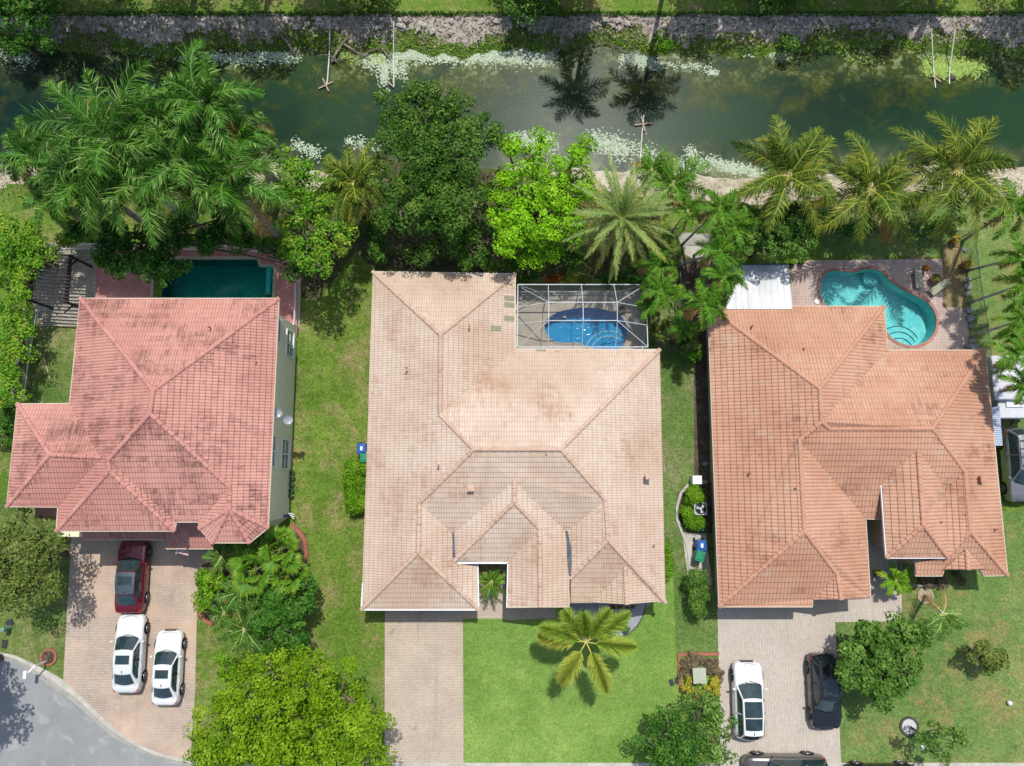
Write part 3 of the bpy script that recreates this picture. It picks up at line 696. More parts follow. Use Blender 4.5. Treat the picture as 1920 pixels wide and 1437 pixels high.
for px, py, z, bx in ((1839, 898, 3.5, 1), (1405, 888, 3.7, 0), (1490, 916, 4.5, 0), (1763, 979, 3.8, 0), (1866, 993, 3.1, 0), (1506, 655, 4., 0), (1410, 612, 3.6, 0)):
    vent(W(px, py, z), roofR, RR, .06, .3, bool(bx))
for py_, w_ in ((850, 1.2), (803, .9)): yy = W(1331, py_, 1.5).y; window(HR, (wallx(nw, sw, yy, .546), yy, 1.5), w_, 1.1, 'W')
def anchor(root):
    """children were written in world coordinates: shift their origin to the thing's base"""
    for c in bpy.data.objects:
        if c.parent == root and not c.get('done'):
            c.matrix_parent_inverse = Matrix.Translation(-root.location) @ Matrix.Identity(4); c['done'] = 1
# patio roof and satellite dishes
# ================================================================== VEGETATION
WORLD = set([HL.name, HM.name, HR.name])
M_bark = rough_mat('bark', [C(150, 136, 118, .6), C(112, 98, 82, .55), C(170, 160, 144, .6)], 4, .95, .8, .02, 20)
M_palmbark = rough_mat('palm_trunk', [C(200, 194, 184, .8), C(160, 152, 142, .74), C(216, 210, 200, .8)], 3, .9, .6, .02, 14)
def LM(n, a, b, c, **k): return leaf_mat(n, C(*a), C(*b), C(*c), **k)
K = .62
LF = {
 'lime': LM('leaves_lime', (104, 166, 14, .72), (146, 210, 22, .78), (184, 232, 60, .8), trans=.3),
 'bright': LM('leaves_bright', (90, 132, 12, .68), (132, 172, 20, .74), (170, 198, 46, .78), trans=.28),
 'dark': LM('leaves_dark', (56, 100, 26, .66), (88, 134, 40, .70), (140, 162, 72, .70)),
 'forest': LM('leaves_forest', (44, 92, 24, .66), (74, 130, 38, .70), (122, 166, 62, .72)),
 'olive': LM('leaves_olive', (84, 108, 42, .68), (120, 142, 60, .72), (160, 168, 92, .72)),
 'yellow': LM('leaves_yellowgreen', (70, 128, 24, .72), (114, 172, 38, .76), (190, 204, 70, .76), trans=.28),
 'mango': LM('leaves_mango', (62, 104, 32, .70), (98, 142, 52, .74), (152, 184, 88, .76)),
 'hedge': LM('leaves_hedge', (70, 124, 16, .70), (116, 170, 26, .74), (164, 196, 60, .76)),
 'croton': LM('leaves_croton', (90, 60, 20, .7), (180, 96, 30, .7), (216, 150, 40, .7)),
 'gold': LM('leaves_gold', (130, 140, 30, .7), (196, 184, 60, .76), (228, 214, 96, .78)),
 'purple': LM('leaves_purple', (104, 98, 66, .66), (150, 134, 106, .68), (180, 162, 130, .7)),
 'royal': LM('fronds_royal', (44, 96, 22, .64), (84, 142, 38, .72), (186, 206, 120, .78), trans=.16, brown=C(176, 140, 84, .66)),
 'coco': LM('fronds_coconut', (62, 98, 26, .64), (108, 138, 42, .68), (206, 200, 80, .74), trans=.16, brown=C(170, 136, 78, .66)),
 'date': LM('fronds_date', (92, 138, 76, .72), (142, 172, 96, .76), (212, 196, 74, .78), trans=.12),
 'adonidia': LM('fronds_green', (50, 100, 20, .66), (92, 148, 34, .72), (164, 192, 72, .74), trans=.16, brown=C(168, 130, 80, .66)),
 'foxtail': LM('fronds_foxtail', (92, 142, 44, .74), (148, 182, 62, .8), (214, 202, 92, .84), trans=.2),
 'fan': LM('fronds_fan', (50, 104, 18, .62), (90, 142, 28, .66), (160, 184, 54, .7), trans=.16),
 'dead': LM('fronds_dead', (136, 122, 98, .66), (176, 162, 136, .68), (208, 196, 174, .7), trans=.1),
}
def unit(a): return a/np.maximum(1e-9, np.linalg.norm(a, axis=-1, keepdims=True))
def leaf_quads(P, N, L, Wd, rs):
    """rhomb leaves at P (n,3) facing N"""
    n = len(P); t = unit(np.cross(N, rs.normal(size=(n, 3)))); b = np.cross(N, t)
    L = L[:, None]; Wd = Wd[:, None]
    return np.stack([P-t*L*.5, P+b*Wd*.5+N*L*.06, P+t*L*.5-N*L*.12, P-b*Wd*.5+N*L*.06], axis=1)
def crown_leaves(lobes, rs, clump=.55, leaf=(.16, .3), per=90, dens=1.0, flat=.65, drop=.0):
    Q = []; T = []
    for (cx, cy, cz, r) in lobes:
        k = max(3, int(dens*2.6*(r/clump)**2))
        d = unit(rs.normal(size=(k*2, 3))); d = d[d[:, 2] > -.25][:k]; k = len(d)
        rad = r*(.62+.45*rs.rand(k)**.7)
        c = np.array([cx, cy, cz])+d*rad[:, None]*np.array([1, 1, flat])
        cs = clump*(.55+.75*rs.rand(k)); tone = rs.normal(0, .13, k)+.44
        for i in range(k):
            m_ = int(per*(.6+.7*rs.rand())*(cs[i]/clump)**2)+4
            dd = unit(rs.normal(size=(m_, 3))); dd[:, 2] = np.abs(dd[:, 2])*.85-.18
            rr = cs[i]*(.35+.65*rs.rand(m_)**.5)
            P = c[i]+dd*rr[:, None]*np.array([1, 1, .75])
            N = unit(dd*.7+d[i]*.35+rs.normal(size=(m_, 3))*.45+np.array([0, 0, .45]))
            l = leaf[0]+(leaf[1]-leaf[0])*rs.rand(m_)
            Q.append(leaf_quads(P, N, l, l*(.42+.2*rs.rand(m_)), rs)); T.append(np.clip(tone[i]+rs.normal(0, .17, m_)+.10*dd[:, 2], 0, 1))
        # sparse inner leaves
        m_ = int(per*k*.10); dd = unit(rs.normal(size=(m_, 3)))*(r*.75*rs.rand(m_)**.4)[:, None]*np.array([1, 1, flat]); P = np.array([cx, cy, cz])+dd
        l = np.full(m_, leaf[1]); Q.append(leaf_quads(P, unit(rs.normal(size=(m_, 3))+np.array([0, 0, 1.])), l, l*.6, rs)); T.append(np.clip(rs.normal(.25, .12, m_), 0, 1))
    return np.concatenate(Q), np.concatenate(T)
def limb_pts(a, b, sag, rs, n=5):
    a, b = Vector(a), Vector(b); out = []
    for i in range(n+1):
        t = i/n; p = a.lerp(b, t); s = math.sin(math.pi*t)
        out.append(p+Vector((rs.normal()*.06*s, rs.normal()*.06*s, sag*s)))
    return out
SEED = [100]
def tree(lobes_px, ztop, mat, label, cat='tree', name='tree', group=None, base=None, clump=.55, leaf=(.13, .26), per=92, dens=1., flat=.65, trunk_r=.16, zfac=.5, limbs=True, bark=None):
    """lobes_px: (px, py, radius px[, z]) as seen in the photograph; z is the height of the lobe's centre"""
    SEED[0] += 1; rs = np.random.RandomState(SEED[0]); lobes = []
    for l in lobes_px:
        r0 = l[2]*mpp(l[1], ztop*.7); z = l[3] if len(l) > 3 else max(.15, ztop-r0*flat)
        p = W(l[0], l[1], z); lobes.append((p.x, p.y, z, max(.12, l[2]*mpp(l[1], z)-clump*(.35 if clump > .32 else .5))))
    cx = sum(l[0]*l[3]**2 for l in lobes)/sum(l[3]**2 for l in lobes); cy = sum(l[1]*l[3]**2 for l in lobes)/sum(l[3]**2 for l in lobes)
    bx, by = base if base else (cx, cy)
    root = empty(name, (bx, by, 0), label, cat, group); WORLD.add(root.name)
    Q, T = crown_leaves(lobes, rs, clump, leaf, per, dens, flat)
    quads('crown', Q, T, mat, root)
    m = MB(); zf = min(l[2] for l in lobes)*zfac; gzv = gz(bx, by)
    m.tube([(bx, by, gzv-.1), (bx+rs.normal()*.05, by+rs.normal()*.05, zf*.5), (bx, by, zf)], [trunk_r*1.25, trunk_r, trunk_r*.85], 8)
    if limbs:
        for (x, y, z, r) in lobes:
            m.tube(limb_pts((bx, by, zf*.9), (x, y, z+.1), -.1*(z-zf), rs), [trunk_r*.7*(1-i*.14) for i in range(6)], 6)
            for k in range(4 if r > .8 else 2):
                a = rs.rand()*6.28; e = (x+math.cos(a)*r*.8, y+math.sin(a)*r*.8, z+r*flat*.5*rs.rand()); m.tube(limb_pts((x, y, z), e, .1, rs, 3), [trunk_r*.3, trunk_r*.22, trunk_r*.15, .01], 5)
    m.build('trunk', bark or M_bark, root, True)
    return root
# ---------------------------------------------------------------- palms
def frond(Q, T, o, az, el0, L, droop, rs, mode='feather', leafl=.6, nl=34, lw=.055, hang=.35, age=0., curl=0., rachis=.03, fwd=.55, bare=.12, twist=.8, rt=.82):
    """one frond: o origin, az azimuth, el0 start elevation, droop total bend"""
    n = nl; s = np.linspace(0, 1, n+1); el = el0-droop*(s**1.35); a = az+curl*s**1.5
    d = np.stack([np.cos(el)*np.cos(a), np.cos(el)*np.sin(a), np.sin(el)], 1)
    P = np.concatenate([[o], o+np.cumsum(d[:-1]*(L/n), 0)])
    side = np.stack([-np.sin(a), np.cos(a), 0*a], 1); upv = np.cross(d, side)*-1; upv = np.where(upv[:, 2:3] < 0, -upv, upv)
    if mode != 'plume':
        tw = (rs.normal()*twist*s**.7)[:, None]; side, upv = side*np.cos(tw)+upv*np.sin(tw), upv*np.cos(tw)-side*np.sin(tw)
    # rachis
    wv = rachis*(1-.85*s)[:, None]
    A = P-side*wv+upv*.01; B = P+side*wv+upv*.01
    Q.append(np.stack([A[:-1], B[:-1], B[1:], A[1:]], 1)); T.append(np.full(n, min(1, rt+.15*rs.rand())))
    i0 = max(1, int(n*bare)); idx = np.arange(i0, n+1); ss = (idx-i0)/(n-i0+1e-9)
    ll = leafl*(np.sin(np.pi*(.16+.80*ss))**.75)
    ranks = [(1, 0.), (-1, 0.)] if mode != 'plume' else [(1, 0.), (-1, 0.), (1, .8), (-1, .8), (1, -.7), (-1, -.7), (1, 1.4)]
    for sg, lift in ranks:
        for rep in (0, 1):
            j = rs.normal(0, .16, len(idx)); f = fwd+.35*ss+j; lf = lift+rs.normal(0, .24, len(idx))+(.12 if mode == 'feather' else 0)
            base = P[idx]+(P[np.minimum(idx+1, n)]-P[idx])*(.5*rep)
            dir1 = unit(side[idx]*sg*np.cos(lf)[:, None]*np.cos(f)[:, None]+d[idx]*np.sin(f)[:, None]+upv[idx]*np.sin(lf)[:, None]*.8)
            l = (ll*(.7+.45*rs.rand(len(idx))))[:, None]
            mid = base+dir1*l*.5; dir2 = unit(dir1+np.array([0, 0, -1.])*(hang*(1+.5*rs.normal(0, 1, len(idx))))[:, None]+d[idx]*.2)
            tip = mid+dir2*l*.55; wd = d[idx]*lw*.5
            Q.append(np.stack([base-wd*.7, mid-wd, mid+wd, base+wd*.7], 1)); Q.append(np.stack([mid-wd, tip-wd*.12, tip+wd*.12, mid+wd], 1))
            tn = np.clip(age+.36+rs.normal(0, .17, len(idx))+.25*age*ss, 0, 1); T.append(tn); T.append(np.clip(tn+.10+.3*age, 0, 1))
def fan_frond(Q, T, o, az, el, Lp, Rr, rs, age=0.):
    d = np.array([math.cos(el)*math.cos(az), math.cos(el)*math.sin(az), math.sin(el)]); h = o+d*Lp
    side = np.array([-math.sin(az), math.cos(az), 0.]); n = np.cross(d, side); n = n if n[2] > 0 else -n
    Q.append(np.array([[o-side*.015, o+side*.015, h+side*.012, h-side*.012]])); T.append(np.array([.9]))
    for k in range(22):
        a = (k/21-.5)*3.0; v = d*math.cos(a)+side*math.sin(a); l = Rr*(.7+.3*math.cos(a*.8))*(.85+.25*rs.rand()); fold = n*(.02 if k % 2 else -.02)
        m_ = h+v*l*.55+fold; e = h+v*l+np.array([0, 0, -.22*l*(.6+.8*rs.rand())]); w_ = np.cross(n, v)*l*.085
        Q.append(np.array([[h, m_-w_, m_+n*.015, m_+w_]])[:, [0, 1, 2, 3]]); Q.append(np.array([[m_-w_, e, e+w_*.05, m_+w_]])); t_ = min(1, max(0, .45+age+rs.normal()*.12)); T.append(np.array([t_])); T.append(np.array([min(1, t_+.15)]))
def palm(px, py, rpx, z, mat, label, kind='feather', group=None, base=None, nf=18, name='palm_tree', seed=None, trunk=(.16, .12), leafl=None, nl=30, lw=.055, hang=.35, droop=1.5, age=.35, up=1.15, plume=False, az0=None, azs=None, curve=0., shaft=False, bare=.12, fwd=.55, elmin=-.25, curl=.25, dead=0, twist=.8, rt=.82):
    SEED[0] += 1; rs = np.random.RandomState(seed or SEED[0]); c = W(px, py, z); Rm = rpx*mpp(py, z); L = Rm*1.18
    b = W(base[0], base[1], 0) if base else Vector((c.x+rs.normal()*.15, c.y+rs.normal()*.15, 0)); gg = gz(b.x, b.y); b.z = gg
    root = empty(name, b, label, 'palm tree' if name == 'palm_tree' else 'plant', group); WORLD.add(root.name)
    Q, T = [], []; o = np.array(c)
    for i in range(nf):
        t_ = i/max(1, nf-1); az = (az0 or 0)+i*2.39996+rs.normal()*.15
        if azs: az = azs[i % len(azs)]+rs.normal()*.06
        el = up-(up-elmin)*t_**.9+rs.normal()*.07; ag = max(0, age*(t_-.45)*1.6)+rs.normal()*.04
        Lk = L*(.62+.38*min(1, t_*2.2))*(.82+.26*rs.rand())
        if nf > 8 and not plume and kind != 'fan' and i >= nf-2 and rs.rand() < .8: ag += .5
        if kind == 'fan': fan_frond(Q, T, o, az, el, Lk*.5, Lk*.55, rs, ag)
        else: frond(Q, T, o+np.array([math.cos(az), math.sin(az), 0])*.06, az, el, Lk, droop*(.75+.4*rs.rand())*(.55+.45*t_), rs, 'plume' if plume else 'feather', (leafl or Rm*.24), nl, lw, hang, ag, curl*rs.normal(), bare=bare, fwd=fwd, twist=twist, rt=rt)
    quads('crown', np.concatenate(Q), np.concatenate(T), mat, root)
    m = MB(); mid = (Vector(b)+c)/2+Vector((curve, 0, -abs(curve)*.3)); P = []
    for i in range(9):
        s = i/8; p = (1-s)**2*Vector(b)+2*s*(1-s)*mid+s*s*Vector(c); P.append(p)
    m.tube([P[0]-Vector((0, 0, .1))]+P[1:], [trunk[0]*(1.25 if i == 0 else 1)+(trunk[1]-trunk[0])*i/8 for i in range(9)], 9)
    m.build('trunk', M_palmbark, root, True)
    if shaft:
        m = MB(); d = (P[-1]-P[-2]).normalized(); m.tube([P[-1]-d*.9, P[-1]-d*.5, P[-1]+d*.1], [trunk[1]*1.05, trunk[1]*1.2, trunk[1]*.7], 8); m.build('crownshaft', plain('crownshaft_green', C(120, 160, 80, .7), .5), root, True)
    return root
g = 'royal palms crowding the bank behind the left pool'
RY = dict(mat=LF['royal'], group=g, nl=40, lw=.075, hang=1.1, droop=1.7, age=.22, trunk=(.24, .17), shaft=True)
for px, py, r, z, nf, lab in (
 (376, 192, 116, 10.4, 13, 'tall royal palm reaching farthest out over the canal, topmost of the cluster'),
 (302, 238, 102, 10., 12, 'royal palm just lower left of the one farthest over the canal'),
 (205, 262, 178, 9.6, 14, 'wide royal palm whose long fronds spread left over the canal water'),
 (262, 335, 128, 9., 13, 'glossy royal palm in the front middle of the cluster above the shrubs'),
 (424, 338, 125, 9.2, 14, 'glossy royal palm at the right front corner of the cluster'),
 (345, 300, 120, 9.8, 13, 'royal palm in the thick of the cluster with bronze tipped old fronds'),
 (150, 335, 110, 8.4, 13, 'royal palm at the left front of the cluster with hanging fronds over bare soil'),
 (55, 292, 78, 8., 11, 'royal palm at the far left photo edge beside the canal'),
 (442, 255, 90, 8.6, 12, 'royal palm at the right rear of the cluster beside the yellow green tree'),
 (92, 375, 60, 6.5, 10, 'small royal palm low at the left with one orange dying frond')):
    palm(px, py, r*.9, z, RY['mat'], lab, 'feather', g, twist=.9, rt=.5, nf=nf+6, nl=RY['nl'], lw=RY['lw'], hang=RY['hang'], droop=RY['droop'], age=RY['age'], trunk=RY['trunk'], shaft=True, leafl=r*mpp(py, z)*.27, curl=.6)
g = 'coconut palms along the canal bank'
for px, py, r, z, lab, base in (
 (1478, 330, 112, 6.4, 'coconut palm with yellow ribs, leftmost of the three right of the date palm', (1430, 395)),
 (1632, 355, 108, 5.2, 'coconut palm in the middle of the three behind the kidney pool', (1575, 420)),
 (1795, 320, 122, 6.6, 'largest coconut palm, rightmost of the three on the right bank', (1745, 400)),
 (662, 345, 82, 5.5, 'yellow green coconut palm between the yellow green tree and the big dark tree', (672, 420))):
    palm(px, py, r, z, LF['coco'], lab, 'feather', g, base=base, nf=20, nl=46, lw=.07, hang=.6, droop=1.6, age=.3, trunk=(.17, .11), leafl=r*mpp(py, z)*.25, curl=.5)
palm(1165, 408, 104, 5., LF['date'], 'silvery date palm with a dense round crown and yellow lower fronds, behind the screened pool', nf=72, nl=34, lw=.05, hang=.05, droop=1.15, age=.68, trunk=(.3, .26), leafl=.42, up=1.35, elmin=-.5, curl=.1, fwd=.75, base=(1147, 452), twist=.15, rt=.6)
g = 'small feather palms between the middle and right gardens'
for px, py, r, z, lab, nf in (
 (1262, 345, 66, 5., 'bright green clumping palm right of the date palm beside the canal', 16),
 (1222, 318, 44, 4.6, 'small bright palm touching the top of the date palm', 11),
 (1060, 345, 50, 4.8, 'pale feather palm between the lime tree and the date palm', 12),
 (1290, 395, 48, 5., 'bright arching palm between the date palm and the green fence', 10)):
    palm(px, py, r, z, LF['adonidia'], lab, 'feather', g, nf=nf, nl=24, lw=.06, hang=.4, droop=1.3, age=.3, trunk=(.09, .07), leafl=r*mpp(py, z)*.3)
g = 'christmas palms with curled fronds'
AD = dict(nl=22, lw=.085, hang=.25, droop=2.1, age=.25, trunk=(.1, .07), curl=.4, up=1.0, nf=9)
for px, py, r, z, lab, base in (
 (1350, 390, 54, 6.2, 'christmas palm above the concrete slab beside the shrub tree', (1278, 460)),
 (1378, 428, 48, 6.2, 'christmas palm nearest the shrub tree north of the white patio roof', (1300, 480)),
 (1350, 470, 55, 6.2, 'christmas palm whose curved trunk leans over the concrete slab', (1272, 500)),
 (1360, 520, 52, 6.4, 'christmas palm with fronds over the left edge of the white patio roof', (1290, 555)),
 (1322, 570, 56, 5.8, 'christmas palm standing over the corner of the terracotta roof', (1272, 600)),
 (1234, 497, 44, 4., 'christmas palm just right of the date palm fronds', (1230, 505)),
 (1240, 545, 46, 4., 'christmas palm right of the upper corner of the pool screen', (1236, 560)),
 (1218, 575, 30, 3., 'little christmas palm close against the pool screen', (1222, 580)),
 (1280, 612, 34, 3., 'low christmas palm in the narrow side garden below the others', (1276, 618))):
    palm(px, py, r, z, LF['adonidia'], lab, 'feather', g, base=base, twist=1., rt=.5, nf=14, nl=30, lw=.06, hang=.4, droop=2.2, age=.25, trunk=(.09, .06), curl=.6, up=1.1, leafl=r*mpp(py, z)*.27, shaft=True)
for px, py, r, z, base, lab in (
 (1900, 388, 62, 6., (1806, 452), 'christmas palm with long leaning trunk, topmost of the row at the right edge'),
 (1918, 482, 52, 5.6, (1813, 508), 'christmas palm leaning over dry lawn, second from top of the right edge row'),
 (1925, 532, 56, 5.6, (1818, 568), 'christmas palm with brown dead frond, third of the right edge row'),
 (1912, 602, 50, 5.6, (1820, 631), 'christmas palm over bright grass, fourth of the right edge row'),
 (1915, 665, 58, 5.8, (1850, 688), 'christmas palm above the white trailer, fifth of the right edge row'),
 (1922, 722, 44, 5.6, (1856, 740), 'christmas palm over the trailer roof, lowest of the right edge row')):
    palm(px, py, r, z, LF['adonidia'], lab, 'feather', 'leaning christmas palms along the right fence', base=base, twist=1., rt=.5, nf=13, nl=30, lw=.06, hang=.4, droop=2.2, age=.3, trunk=(.1, .07), curl=.6, up=1.1, leafl=r*mpp(py, z)*.28, shaft=True)
# front yards
azs = [R(a) for a in (92, 60, 125, 36, 166, 356, 294, 243, 180)]
palm(1099, 1204, 86, 4.6, LF['foxtail'], 'foxtail palm with bushy bottlebrush fronds on the middle front lawn', nf=9, azs=azs, nl=72, lw=.045, hang=.10, droop=.7, age=.3, trunk=(.16, .11), plume=True, leafl=.82, up=.62, elmin=.05, curl=.08, fwd=.6, bare=.2, base=(1086, 1176))
palm(922, 1090, 36, 1.8, LF['adonidia'], 'small pygmy palm in the open courtyard beside the garage roof', nf=18, nl=20, lw=.04, hang=.2, droop=1.5, age=.5, trunk=(.09, .07), leafl=.28, base=(921, 1092))
palm(1768, 1150, 52, 3.6, LF['royal'], 'windblown thin palm growing from a round stone ring on the right lawn', nf=11, nl=26, lw=.035, hang=.9, droop=1.7, age=.4, trunk=(.11, .08), azs=[R(a) for a in (300, 270, 240, 330, 210, 190, 285, 355, 250, 60, 120)], leafl=.5, base=(1734, 1118), curl=.3, up=.9)
palm(1680, 1088, 30, 1.6, LF['yellow'], 'small yellow green ornamental palm at the edge of the right entry path', nf=12, nl=16, lw=.1, hang=.3, droop=1.2, age=.4, trunk=(.06, .05), leafl=.34, base=(1675, 1085))
g = 'fan palms in the bed by the left driveway'
for px, py, r, z, lab in ((478, 1068, 46, 3.4, 'fan palm in the middle of the left front bed with yellow green blades'), (525, 1030, 44, 3.8, 'fan palm beside the corner of the two storey house'),
   (540, 1078, 36, 3.0, 'fan palm next to the curved brick edging'), (470, 1022, 30, 3.2, 'fan palm tucked under the eave of the pink roof')):
    palm(px, py, r, z, LF['fan'], lab, 'fan', g, nf=13, age=.05, trunk=(.1, .09), up=1.2, elmin=-.1)
g = 'feather palms in the left front bed'
for px, py, r, z, lab in ((415, 1045, 34, 2.6, 'fine leaved palm at the top left of the left front bed'), (450, 1110, 44, 2.8, 'dusty green feather palm in the centre of the left front bed'),
    (458, 1180, 52, 2.6, 'low arching feather palm at the bottom of the left front bed'), (420, 1150, 34, 2.0, 'small feather palm by the driveway side of the left front bed')):
    palm(px, py, r, z, LF['royal'], lab, 'feather', g, nf=15, nl=26, lw=.035, hang=.5, droop=1.2, age=.2, trunk=(.07, .06), leafl=r*mpp(py, z)*.3)
# ---------------------------------------------------------------- broadleaf trees
big = dict(per=84)
tree([(800, 235, 62), (745, 205, 48), (735, 260, 48), (860, 240, 58), (905, 262, 40), (790, 180, 34), (835, 190, 36), (795, 290, 50), (868, 300, 42)], 8., LF['dark'], 'big dense dark green tree whose crown hangs over the canal', dens=1.15, **big, trunk_r=.26)
tree([(800, 365, 68), (860, 390, 60), (750, 395, 50), (830, 445, 54, 4.), (880, 465, 40, 3.6), (790, 475, 32, 3.4), (720, 335, 34), (905, 420, 34, 4.), (820, 320, 50), (725, 420, 30, 3.), (915, 350, 32, 5.)], 7.4, LF['dark'], 'broad dark green tree touching the back corner of the sand coloured roof', dens=1.1, **big, trunk_r=.26)
tree([(1000, 300, 36), (965, 350, 46), (1040, 355, 46), (985, 420, 52), (1050, 420, 44), (940, 395, 36), (945, 450, 36), (990, 470, 34, 3.2), (950, 275, 28), (1092, 280, 30), (1030, 470, 26, 3.), (1015, 265, 24), (1085, 365, 24)], 6., LF['lime'], 'vivid lime green tree left of the date palm', dens=1.0, clump=.5, per=88, trunk_r=.2)
tree([(560, 330, 44), (605, 370, 48), (550, 400, 46), (620, 440, 44), (575, 460, 44), (600, 500, 30), (530, 300, 30), (535, 350, 34)], 6.5, LF['yellow'], 'yellow green tree with reddish new leaves beside the left pool fence', clump=.5, per=80, trunk_r=.18)
tree([(200, 450, 46), (270, 470, 50), (330, 435, 40), (395, 440, 38), (455, 440, 36), (220, 495, 34), (300, 505, 36), (155, 430, 28), (515, 470, 30), (560, 500, 26), (340, 500, 24), (420, 410, 34)], 4.6, LF['forest'], 'dark green tree spreading over the left pool and its pink deck', clump=.55, leaf=(.18, .32), trunk_r=.2, base=(W(300, 455).x, W(300, 455).y))
tree([(40, 440, 42), (75, 465, 34), (20, 480, 34), (60, 505, 32), (15, 530, 32), (45, 550, 26), (0, 430, 30)], 3.8, LF['yellow'], 'leafy green tree at the left edge above the black pergola', dens=1.1)
tree([(20, 590, 34), (40, 620, 28), (12, 640, 30), (35, 665, 26), (10, 700, 34), (30, 735, 28), (5, 745, 26)], 3.2, LF['yellow'], 'yellow green shrub row along the white fence at the left edge', cat='shrub', name='shrub', dens=1.1)
tree([(8, 800, 24), (10, 770, 20), (3, 830, 16)], 1.2, LF['forest'], 'dark shrub with red flowers beside the west wing of the pink roof', cat='shrub', name='shrub', clump=.35, leaf=(.1, .2))
tree([(45, 1050, 60), (90, 1080, 38), (30, 1110, 44), (75, 1005, 44), (20, 1000, 34), (105, 1035, 26), (45, 975, 28), (85, 1120, 26), (0, 1060, 40)], 5., LF['olive'], 'olive green tree left of the left driveway', dens=1.1, per=60, leaf=(.14, .26))
tree([(545, 1330, 92), (470, 1300, 62), (430, 1370, 70), (640, 1300, 56), (660, 1370, 66), (560, 1420, 86), (510, 1260, 44), (590, 1258, 44), (700, 1345, 38), (400, 1420, 50), (690, 1430, 50), (485, 1400, 70), (620, 1440, 70)], 7.2, LF['bright'], 'huge bright yellow green tree at the bottom between two driveways', clump=.48, dens=1.15, per=66, leaf=(.14, .24), trunk_r=.3)
tree([(395, 1090, 28), (385, 1125, 24), (420, 1085, 20)], 2.2, LF['hedge'], 'bright green shrub on the driveway edge of the left front bed', cat='shrub', name='shrub', clump=.4)
tree([(520, 1130, 40), (555, 1115, 32), (505, 1170, 36), (545, 1185, 34), (560, 1150, 28), (500, 1205, 24), (570, 1095, 20)], 3.4, LF['forest'], 'glossy dark green tree right of the left front bed', leaf=(.2, .34), clump=.5, dens=1.)
tree([(428, 1250, 22), (415, 1240, 14), (438, 1262, 16)], 1.6, LF['hedge'], 'round green shrub on the grass strip by the left driveway', cat='shrub', name='shrub', clump=.32, leaf=(.1, .2))
tree([(1255, 1385, 52), (1225, 1400, 34), (1290, 1410, 36), (1250, 1345, 28), (1265, 1425, 44)], 3.8, LF['forest'], 'dark green tree at the bottom edge of the middle front lawn', per=64, leaf=(.12, .24), clump=.45)
tree([(1320, 1320, 40), (1345, 1355, 34), (1305, 1350, 30), (1340, 1400, 34), (1370, 1380, 18), (1360, 1420, 22)], 4.2, LF['mango'], 'sparse green tree with pink twigs beside the white suv', dens=.75, leaf=(.12, .22), clump=.4, per=50)
tree([(1600, 1235, 40), (1620, 1180, 30), (1650, 1210, 44), (1700, 1185, 38), (1725, 1200, 24), (1650, 1270, 46), (1690, 1255, 34), (1590, 1265, 26), (1660, 1300, 26)], 4., LF['mango'], 'mango tree with long glossy leaves shading the black car', leaf=(.2, .36), clump=.48, per=64)
tree([(1850, 1232, 28), (1870, 1240, 20), (1830, 1225, 18), (1855, 1250, 16)], 2.2, LF['olive'], 'small rounded bush tree alone on the right lawn', clump=.4, leaf=(.12, .24))
tree([(1790, 1390, 24), (1760, 1365, 18), (1755, 1405, 20), (1735, 1385, 14), (1775, 1415, 16), (1795, 1375, 14)], 3., LF['mango'], 'thin young tree leaning from the white gravel ring on the right lawn', base=(W(1706, 1363).x, W(1706, 1363).y), dens=.45, per=42, clump=.35, trunk_r=.06, leaf=(.14, .26), zfac=.6)
tree([(1450, 440, 48), (1410, 430, 36), (1495, 450, 34), (1430, 470, 26), (1475, 405, 34), (1400, 465, 20), (1510, 430, 20)], 5.6, LF['mango'], 'green shrubby tree behind the white patio roof', clump=.48, leaf=(.16, .3), dens=.9)
tree([(1240, 620, 18), (1290, 640, 22)], 2.2, LF['olive'], 'low shrub in the side garden next to the terracotta roof', cat='shrub', name='shrub', clump=.35)
# hedges and garden shrubs
HG = dict(cat='shrub', name='shrub', clump=.34, leaf=(.08, .16), per=130, dens=2., flat=.8, limbs=False, trunk_r=.05)
g = 'clipped shrubs beside the houses'
tree([(665, 880, 22), (668, 905, 24), (666, 935, 22), (664, 955, 18), (682, 884, 12), (680, 948, 12)], 1.2, LF['hedge'], 'long clipped shrub round the air conditioner of the middle house', group=g, **HG)
tree([(1303, 922, 17), (1308, 930, 14), (1294, 930, 14)], 1.1, LF['hedge'], 'round clipped shrub above the right side air conditioner', group=g, **HG)
tree([(1286, 966, 17), (1299, 974, 18), (1314, 980, 12)], 1.0, LF['hedge'], 'clipped shrub below the right side air conditioner', group=g, **HG)
tree([(1305, 1080, 20), (1303, 1100, 20), (1308, 1125, 20), (1312, 1142, 14)], 1.8, LF['mango'], 'tall oval clipped shrub at the corner of the terracotta house', group=g, **HG)
tree([(1251, 1030, 9), (1251, 1045, 9), (1252, 1060, 9), (1251, 1072, 8)], 1.2, LF['hedge'], 'narrow clipped shrub along the east wall of the middle house', group=g, **HG)
SH = dict(cat='shrub', name='shrub', clump=.3, leaf=(.1, .2), limbs=False, trunk_r=.04)
g = 'shrubs in the bed behind the pool screen'
tree([(1030, 522, 12), (1045, 518, 11)], .9, LF['croton'], 'orange croton shrub behind the pool screen', group=g, **SH)
tree([(1070, 522, 11)], .9, LF['gold'], 'yellow leaved shrub next to the orange croton', group=g, **SH)
tree([(1092, 525, 11), (1105, 524, 9)], .8, LF['olive'], 'small olive shrub right of the yellow leaved shrub', group=g, **SH)
tree([(1135, 525, 14), (1160, 522, 14), (1185, 525, 14)], .9, LF['forest'], 'dark low shrub under the date palm', group=g, **SH)
tree([(990, 520, 14), (1005, 512, 12)], 1., LF['forest'], 'dark low shrub under the lime tree by the roof corner', group=g, **SH)
